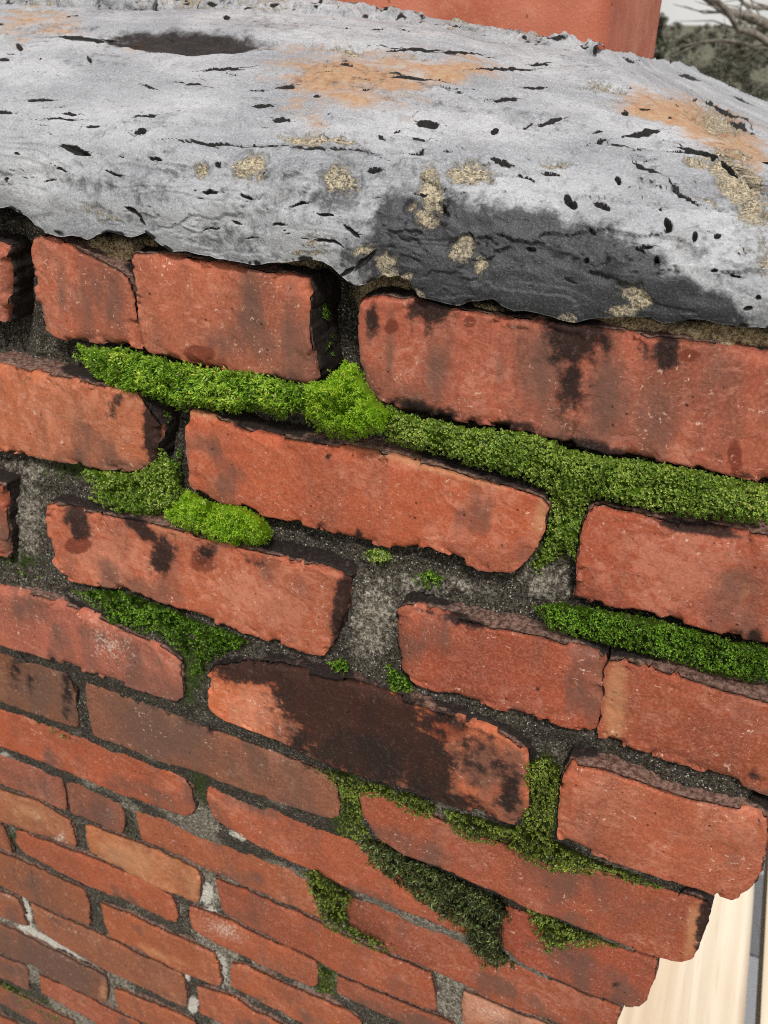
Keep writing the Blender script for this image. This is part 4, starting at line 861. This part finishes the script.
MOSS = [
 ('bright green strip of feathery moss under the top left brick', [(82, 346), (104, 349), (128, 351), (180, 364), (256, 374), (310, 388), (312, 412), (285, 414), (262, 408), (240, 405), (216, 404), (196, 400), (170, 396), (140, 390), (112, 378), (94, 366)], .992, 'bright', .004, 12),
 ('bright green dome of moss at the foot of the dark open joint', [(306, 386), (318, 382), (334, 374), (346, 362), (356, 364), (364, 382), (378, 402), (392, 412), (384, 432), (356, 436), (330, 430), (308, 416)], .978, 'cushion', .012, 16),
 ('mid green strip of grainy moss under the black streaked top brick', [(384, 404), (404, 414), (440, 422), (470, 428), (520, 432), (556, 441), (566, 464), (548, 484), (520, 470), (480, 462), (450, 450), (416, 442), (388, 434)], .992, 'grain', .004, 12),
 ('speckled yellow green moss running off to the right edge above the right brick', [(560, 446), (604, 458), (640, 461), (684, 468), (728, 478), (772, 486), (772, 522), (740, 520), (700, 511), (664, 505), (630, 498), (596, 491), (570, 500), (552, 484)], .990, 'grain', .004, 12),
 ('moss filling the upright joint between the centre brick and the right brick', [(546, 482), (572, 492), (596, 492), (586, 512), (580, 534), (576, 560), (566, 552), (552, 560), (540, 572), (530, 568), (545, 540), (551, 508)], 1.002, 'grain', .002, 10),
 ('green moss under the left brick with a black end', [(82, 470), (110, 471), (130, 474), (150, 466), (163, 448), (176, 470), (184, 496), (170, 508), (150, 516), (126, 518), (104, 508), (92, 498), (94, 484)], .985, 'grain', .006, 14),
 ('plump bright moss cushion under the left end of the centre brick', [(166, 512), (176, 502), (188, 490), (212, 503), (244, 508), (262, 518), (272, 532), (266, 544), (240, 546), (214, 540), (190, 530), (172, 522)], .972, 'cushion', .010, 16),
 ('dark green mossy clump hanging under the second left brick', [(74, 590), (100, 590), (124, 592), (150, 602), (166, 607), (200, 622), (236, 634), (250, 642), (236, 654), (214, 658), (204, 676), (192, 676), (182, 656), (160, 640), (136, 634), (112, 626), (100, 610)], .972, 'deep', .007, 13),
 ('long dark green moss strip under the right brick with scuffed face', [(534, 606), (560, 603), (600, 610), (664, 622), (734, 642), (772, 648), (772, 680), (744, 674), (700, 662), (660, 650), (620, 640), (580, 630), (548, 622)], .978, 'deep', .004, 11),
 ('olive moss line under the left half of the soot black brick', [(318, 768), (338, 772), (376, 784), (412, 794), (436, 806), (434, 818), (414, 816), (394, 804), (366, 794), (352, 800), (340, 790)], .985, 'olive', .005, 8),
 ('olive moss hanging in bulges under the right end of the soot black brick', [(442, 808), (470, 815), (510, 828), (530, 822), (548, 836), (572, 850), (610, 866), (640, 876), (664, 886), (640, 884), (604, 872), (580, 872), (552, 870), (524, 858), (500, 843), (468, 840), (450, 826)], .972, 'olive', .006, 9),
 ('green moss in the upright joint left of the corner brick', [(526, 762), (548, 756), (562, 772), (558, 800), (552, 836), (530, 828), (522, 822), (530, 800), (522, 780)], .957, 'olive', .003, 10),
 ('long wiry dark moss with pale tips filling a sloping lower joint', [(362, 838), (384, 842), (410, 858), (444, 872), (480, 890), (504, 900), (508, 912), (500, 930), (502, 950), (514, 962), (490, 960), (474, 948), (468, 924), (446, 914), (424, 898), (396, 878), (372, 858)], .998, 'strand', .004, 8),
 ('small wedge of dark moss near the lower right corner', [(528, 908), (544, 912), (560, 922), (590, 934), (618, 946), (590, 946), (568, 946), (548, 952), (540, 938), (532, 924)], 1.012, 'olive', .004, 7),
 ('drooping moss tuft between two bricks at the lower middle', [(304, 872), (316, 870), (338, 886), (352, 894), (348, 908), (346, 924), (366, 934), (392, 948), (374, 948), (350, 938), (332, 928), (318, 910), (310, 892)], 1.028, 'olive', .005, 7),
 ('dark moss in the upright joint right of the grey brown brick', [(340, 782), (352, 784), (360, 798), (364, 824), (372, 838), (354, 838), (338, 828), (342, 806)], .992, 'olive', .001, 7),
 ('small green tuft at the right end of the smooth orange brick', [(183, 776), (200, 772), (207, 782), (204, 798), (197, 800), (190, 788)], 1.05, 'deep', .001, 6),
 ('thin dark moss line under the sooty brown brick at the left', [(28, 716), (48, 722), (68, 732), (74, 740), (62, 742), (50, 734), (36, 724)], 1.02, 'olive', .002, 5),
 ('moss plug in the short joint at the bottom', [(318, 966), (334, 972), (335, 992), (320, 990)], 1.064, 'olive', .000, 6),
 ('green line of moss along the joint in the bottom left corner', [(-8, 978), (12, 988), (36, 1002), (64, 1018), (60, 1024), (32, 1010), (8, 998), (-8, 990)], 1.062, 'deep', .001, 5),
 ('tiny green tuft under the middle of the centre brick', [(364, 550), (382, 550), (392, 556), (384, 562), (368, 560)], .982, 'grain', .001, 5),
 ('tiny round tuft above the left end of the cracked brick', [(420, 574), (432, 570), (442, 578), (438, 586), (426, 586)], .975, 'deep', .003, 6),
 ('tiny tuft on the grey mortar left of the cracked brick', [(388, 664), (398, 672), (414, 686), (412, 696), (396, 694), (388, 682)], .972, 'deep', .003, 6),
 ('tiny tuft above the soot black brick', [(328, 662), (342, 658), (352, 666), (346, 674), (334, 672)], .972, 'deep', .002, 6),
 ('thin dusting of moss in the far left joint', [(0, 556), (30, 570), (60, 580), (70, 590), (40, 584), (0, 570)], .982, 'deep', .001, 6),
 ('thin moss growth on the deep joint between the two top bricks', [(316, 290), (326, 286), (334, 320), (336, 360), (322, 378), (316, 340)], 1.045, 'deep', .000, 8),
 ('sparse green moss in the joint between the left brick and the centre brick', [(150, 398), (176, 404), (184, 440), (186, 480), (174, 486), (164, 450), (164, 424)], 1.015, 'deep', .001, 8),
]
for i, (lb, poly, yd, stl, bul, rad) in enumerate(MOSS):
    moss(lb, poly, yd, stl, bul, rad, seed=i, thin=0.45 if 'sparse' in lb or 'thin ' in lb else 1.0)

# ------------------------------------------------------------------ scaffold boards beside the stack
def wood_material():
    s = N('pale sawn pine')
    tc = s.new('ShaderNodeTexCoord'); ob = tc.outputs['Object']
    oi = s.new('ShaderNodeObjectInfo')
    wv = s.new('ShaderNodeTexWave'); wv.wave_type = 'BANDS'; wv.bands_direction = 'X'; wv.inputs['Scale'].default_value = 11; wv.inputs['Distortion'].default_value = 11.0; wv.inputs['Detail'].default_value = 3
    wv.inputs['Detail Scale'].default_value = 0.8
    mp = s.new('ShaderNodeMapping'); s.link(ob, mp.inputs[0]); mp.inputs['Scale'].default_value = (1.0, 0.16, 1.0); s.link(mp.outputs[0], wv.inputs['Vector'])
    fine = s.noise(240, 4, 0.6, vec=ob, stretch=(1, .03, 1)); lo = s.noise(9, 3, 0.5, vec=ob, stretch=(1, .3, 1))
    c = s.mix(s.ramp(lo, 0.3, 0.7), (0.66, 0.56, 0.41), (0.74, 0.67, 0.54))
    c = s.mix(s.math('MULTIPLY', wv.outputs['Fac'], 0.3), c, (0.50, 0.38, 0.24))
    c = s.mix(s.ramp(fine, 0.5, 0.75, 0, 0.4), c, (0.52, 0.42, 0.29))
    c = s.mix(s.ramp(s.noise(30, 5, .6, vec=ob, stretch=(1, .2, 1)), 0.6, 0.75, 0, 0.35), c, (0.45, 0.40, 0.33))
    return s.done(c, 0.7, s.bump(fine, 0.0006, 0.5), 0.3)
M_WOOD = wood_material()
def board(x0, x1, y0, y1, z, label, th=0.038):
    nx, ny = 14, 60
    xs = np.linspace(x0, x1, nx); ys = np.linspace(y0, y1, ny)
    X, Y = np.meshgrid(xs, ys, indexing='ij')
    w = x1-x0; cup = 0.002*((X-(x0+x1)/2)/(w/2))**2
    P = np.stack([X, Y, np.full(X.shape, z)+cup], -1); P[..., 2] += 0.0006*fbm(P*np.array([1, .1, 1]), 40, 3, 7)
    wav = 0.0015*fbm(np.stack([Y*0+x0, Y, Y*0], -1), 3, 2, 5); P[..., 0] += wav
    ed = np.minimum(X-x0, x1-X); P[..., 2] -= 0.003*np.exp(-ed/0.003)
    V = P.reshape(-1, 3); Q = [grid_quads(nx, ny)]
    idx = np.arange(nx*ny).reshape(nx, ny); ring = np.concatenate([idx[:, 0], idx[-1, 1:], idx[-2::-1, -1], idx[0, -2:0:-1]])
    low = V[ring].copy(); low[:, 2] = z-th; b = len(V); k = len(ring)
    V = np.concatenate([V, low, low.mean(0)[None]]); i = np.arange(k)
    Q.append(np.stack([ring, np.roll(ring, -1), b+np.roll(i, -1), b+i], 1))
    T = np.stack([b+i, b+np.roll(i, -1), np.full(k, b+k)], 1)
    o = make('wooden_board', V+EYE, np.concatenate(Q), T, M_WOOD)
    return tag(o, label, 'board', 'scaffold boards beside the chimney')
ZB = -1.20
board(.125*S, .602*S, .60*S, 6.2*S, ZB, 'pale pine board lying next to the chimney corner')
board(.662*S, 1.15*S, .60*S, 6.2*S, ZB+0.004, 'pale pine board at the right edge, beyond the gap')

# ------------------------------------------------------------------ house roof under the boards
roof = empty('house_roof', EYE+np.array([0.2, 1.0, -2.35]))
tag(roof, 'grey shingled house roof seen through the gap between the boards', 'roof')
def shingle_material():
    s = N('grey asphalt shingle'); oi = s.new('ShaderNodeObjectInfo')
    g = s.noise(900, 2, 0.7); c = s.mix(oi.outputs['Random'], (0.05, 0.05, 0.055), (0.36, 0.37, 0.40))
    c = s.mix(s.ramp(g, 0.4, 0.65, 0, 0.5), c, (0.40, 0.40, 0.42))
    return s.done(c, 0.95, s.bump(g, 0.002, 0.8), 0.2)
M_SHING = shingle_material()
def roofing():
    slope = 0.10                     # falls towards the right
    zf = lambda x, y: -1.80-slope*(x-0.1)
    x0, x1, y0, y1 = -1.3, 2.4, -0.4, 3.2
    v = np.array([(x, y, zf(x, y)-d) for x in (x0, x1) for y in (y0, y1) for d in (0.06, .02)])+EYE
    make('deck', v, [(0, 1, 3, 2), (4, 6, 7, 5), (0, 4, 5, 1), (2, 3, 7, 6), (1, 5, 7, 3), (0, 2, 6, 4)], None, M_SHING, roof, smooth=False)
    proto = None; rng = np.random.default_rng(3)
    for i in range(14):
        for j in range(14):
            xa = 0.02+0.13*i; ya = -0.1+0.23*j+0.11*(i % 2)
            if xa < 0.03 and ya > 0.3: continue
            if proto is None:
                L, Wd, th = 0.17, 0.222, 0.007
                q = np.array([(x, y, -slope*x+d) for x in (-L/2, L/2) for y in (-Wd/2, Wd/2) for d in (0, th)]); q[4:, 2] += 0.012
                o = make('shingle', q+EYE+np.array([xa, ya, zf(xa, ya)-.010]), [(0, 1, 3, 2), (4, 6, 7, 5), (0, 4, 5, 1), (2, 3, 7, 6), (1, 5, 7, 3), (0, 2, 6, 4)], None, M_SHING, roof, smooth=False, origin=EYE+np.array([xa, ya, zf(xa, ya)-.010]))
                proto = o; continue
            o = proto.copy(); COL.objects.link(o); o.parent = roof
            o.location = EYE+np.array([xa, ya, zf(xa, ya)-.010+rng.uniform(0, .002)])-np.array(roof.location)
roofing()

# ------------------------------------------------------------------ ground and trees far behind
def simple_mat(name, a, b, scale, rough=0.9):
    s = N(name); n = s.noise(scale, 5, 0.65)
    return s.done(s.mix(s.ramp(n, 0.35, 0.65), a, b), rough, None, 0.2)
M_GROUND = simple_mat('rough grass', (0.07, 0.075, 0.045), (0.13, 0.125, 0.085), 0.4)
def ground():
    n = 90; a = np.linspace(-1, 1, n); g = np.sign(a)*np.abs(a)**2.2*1500
    X, Y = np.meshgrid(g, g, indexing='ij'); Z = 0.4*fbm(np.stack([X, Y, X*0], -1), .05, 3, 5)-0.2
    o = make('ground', np.stack([X, Y, Z], -1).reshape(-1, 3), grid_quads(n, n), None, M_GROUND); tag(o, kind='structure')
ground()
M_BARK = simple_mat('grey bark', (0.10, 0.085, 0.07), (0.24, 0.215, 0.185), 30)
def foliage_mat():
    s = N('conifer needles'); c = s.attr('tint', 'Color'); m = s.done(c, 0.8, None, 0.15)
    tr = s.new('ShaderNodeBsdfTranslucent'); s.link(c, tr.inputs['Color']); mx = s.new('ShaderNodeMixShader'); mx.inputs[0].default_value = 0.25
    s.link(s.b.outputs[0], mx.inputs[1]); s.link(tr.outputs[0], mx.inputs[2]); s.link(mx.outputs[0], s.t.nodes['Material Output'].inputs[0]); return m
M_LEAF = foliage_mat()
def conifer(dist, px, height, radius, tint, label, seed, nleaf=9000):
    """spruce with tiers of drooping limbs; stands where the bearing of chart column px meets dist metres"""
    rng = np.random.default_rng(seed)
    d = at(np.array([px]), np.array([20]), np.array([1.0]))[0]-EYE; d = d/np.hypot(d[0], d[1])
    bx, by = d[0]*dist, d[1]*dist
    root = empty('conifer_tree', (bx, by, 0)); tag(root, label, 'tree', 'conifers behind the chimney')
    base = np.array([bx, by, 0.0])
    path = base+np.array([[rng.normal(0, .05), rng.normal(0, .05), z] for z in np.linspace(-.2, height*.97, 9)])
    V, Q = tube(path, np.linspace(height*.022, .02, 9), 8); make('trunk', V, Q, None, M_BARK, root)
    bag = Bag(); LP, LD = [], []
    nb = int(height*9)
    for i in range(nb):
        f = (i+rng.random())/nb; z = height*(0.10+0.88*f); R = radius*(1-f)**0.8*rng.uniform(.65, 1.15)+.08
        a = rng.uniform(0, 2*np.pi); dirv = np.array([math.cos(a), math.sin(a), 0])
        s_ = np.linspace(0, 1, 5)[:, None]; droop = rng.uniform(.15, .45)
        p = base+np.array([0, 0, z])+dirv*R*s_+np.array([0, 0, 1])*(0.10*R*s_-droop*R*s_**2)
        v, q = tube(p, np.linspace(.02+.006*R, .004, 5), 5); bag.add(v, q)
        k = max(4, int(nleaf/nb*(R/radius+.25)))
        tt = rng.uniform(.12, 1, k)**.8
        lp = np.stack([np.interp(tt, s_[:, 0], p[:, m_]) for m_ in range(3)], 1); side = np.array([-dirv[1], dirv[0], 0])
        lp += side*(rng.normal(0, .16, k)*R*(1.15-tt))[:, None]+rng.normal(0, .035*R+.02, (k, 3)); lp[:, 2] -= np.abs(rng.normal(0, .05*R, k))
        LP.append(lp); dd = dirv*.7+side*rng.normal(0, .8, (k, 1))+np.array([0, 0, -.25])+rng.normal(0, .3, (k, 3)); LD.append(dd)
    V, Q, _ = bag.get(); tag(make('limbs', V, Q, None, M_BARK, root), kind='stuff')
    LP = np.concatenate(LP); LD = np.concatenate(LD); LD /= np.linalg.norm(LD, axis=1)[:, None]; n = len(LP)
    v, q = leaf_bag(LP, LD, rng.uniform(.10, .26, n), rng.uniform(.03, .07, n), .1, rng)
    tone = np.clip(1+0.35*fbm(LP, 1.3, 3, seed)+rng.normal(0, .18, n), .35, 1.8); col = np.array(tint)*tone[:, None]
    make('crown', v, q, None, M_LEAF, root, None, False, None, {'tint': np.repeat(col, 4, 0)})
TREES = [(19, 668, 6.15, 1.5, (.10, .105, .075), 'dark conifer close behind the flue edge'),  # paler, greyer tints on the farther trees paint haze into the needles
 (30, 690, 5.8, 2.4, (.19, .19, .145), 'grey green conifer just right of the flue'),
 (34, 722, 6.05, 2.6, (.19, .19, .145), 'pale conifer with a thin top in the middle of the gap'),
 (24, 757, 6.1, 2.6, (.115, .115, .085), 'dark bushy conifer at the right edge'),
 (27, 735, 5.75, 2.6, (.14, .14, .105), 'low dark conifer before the right hand trees'),
 (38, 705, 6.0, 3.0, (.23, .225, .175), 'hazy low conifer in the distance'),
 (42, 676, 6.1, 3.0, (.23, .225, .175), 'hazy conifer just beside the flue edge'),
 (44, 745, 6.3, 3.2, (.23, .225, .175), 'hazy tall conifer behind the bare branches'),
 (26, 795, 6.3, 2.6, (.115, .115, .085), 'tall conifer past the right edge of the picture'),
 (22, 640, 6.0, 2.0, (.115, .115, .085), 'conifer mostly hidden behind the flue')]
for i, a in enumerate(TREES): conifer(*a, 700+i)
def bare_tree():
    """leafless tree right of the chimney whose limbs reach across the sky"""
    def pt(px, py, d): 
        v = at(np.array([px]), np.array([py]), np.array([1.0]))[0]-EYE; return EYE+v/np.linalg.norm(v)*d
    foot = pt(900, 60, 5.5); foot[2] = 0
    root = empty('bare_tree', foot); tag(root, 'bare grey branches of a leafless tree reaching in from the upper right', 'tree')
    top = pt(905, -160, 5.8)
    V, Q = tube(np.stack([foot-[0, 0, .2], foot*.6+top*.4+[.05, 0, 0], pt(880, 60, 5.6), top]), [.14, .11, .085, .03], 10); make('trunk', V, Q, None, M_BARK, root)
    fork = pt(880, 62, 5.6)
    def limb(pts, r0, r1, seed):
        rng = np.random.default_rng(seed); p = resample(np.array([pt(*q) for q in pts]), 14); p[1:-1] += rng.normal(0, .006, (12, 3))
        V, Q = tube(p, np.linspace(r0, r1, 14), 7); o = make('limb', V, Q, None, M_BARK, root)
        bag = Bag()
        for _ in range(16):
            i = rng.integers(2, 13); d = (p[i]-p[i-1]); d /= np.linalg.norm(d); d = d+rng.normal(0, .6, 3); d /= np.linalg.norm(d); L = rng.uniform(.08, .3)
            q = np.stack([p[i], p[i]+d*L*.5+rng.normal(0, .012, 3), p[i]+d*L+rng.normal(0, .03, 3)]); v, qq = tube(q, [.0045, .003, .0012], 4); bag.add(v, qq)
        V, Q, _ = bag.get(); tag(make('twigs', V, Q, None, M_BARK, o), kind='stuff')
    limb([(885, 70, 5.6), (800, 44, 5.4), (768, 24, 5.3), (735, 14, 5.2), (705, -2, 5.1), (670, -30, 5.0)], .034, .016, 1)
    limb([(885, 80, 5.6), (812, 62, 5.2), (768, 44, 5.0), (744, 30, 4.9), (722, 10, 4.8), (706, -14, 4.7)], .028, .010, 2)
    limb([(890, 96, 5.6), (812, 74, 5.5), (768, 56, 5.4), (738, 43, 5.4), (712, 41, 5.3), (684, 46, 5.3)], .022, .005, 3)
    limb([(880, 20, 5.6), (800, 10, 5.5), (768, 8, 5.4), (745, 2, 5.4), (730, -10, 5.3)], .02, .008, 4)
bare_tree()
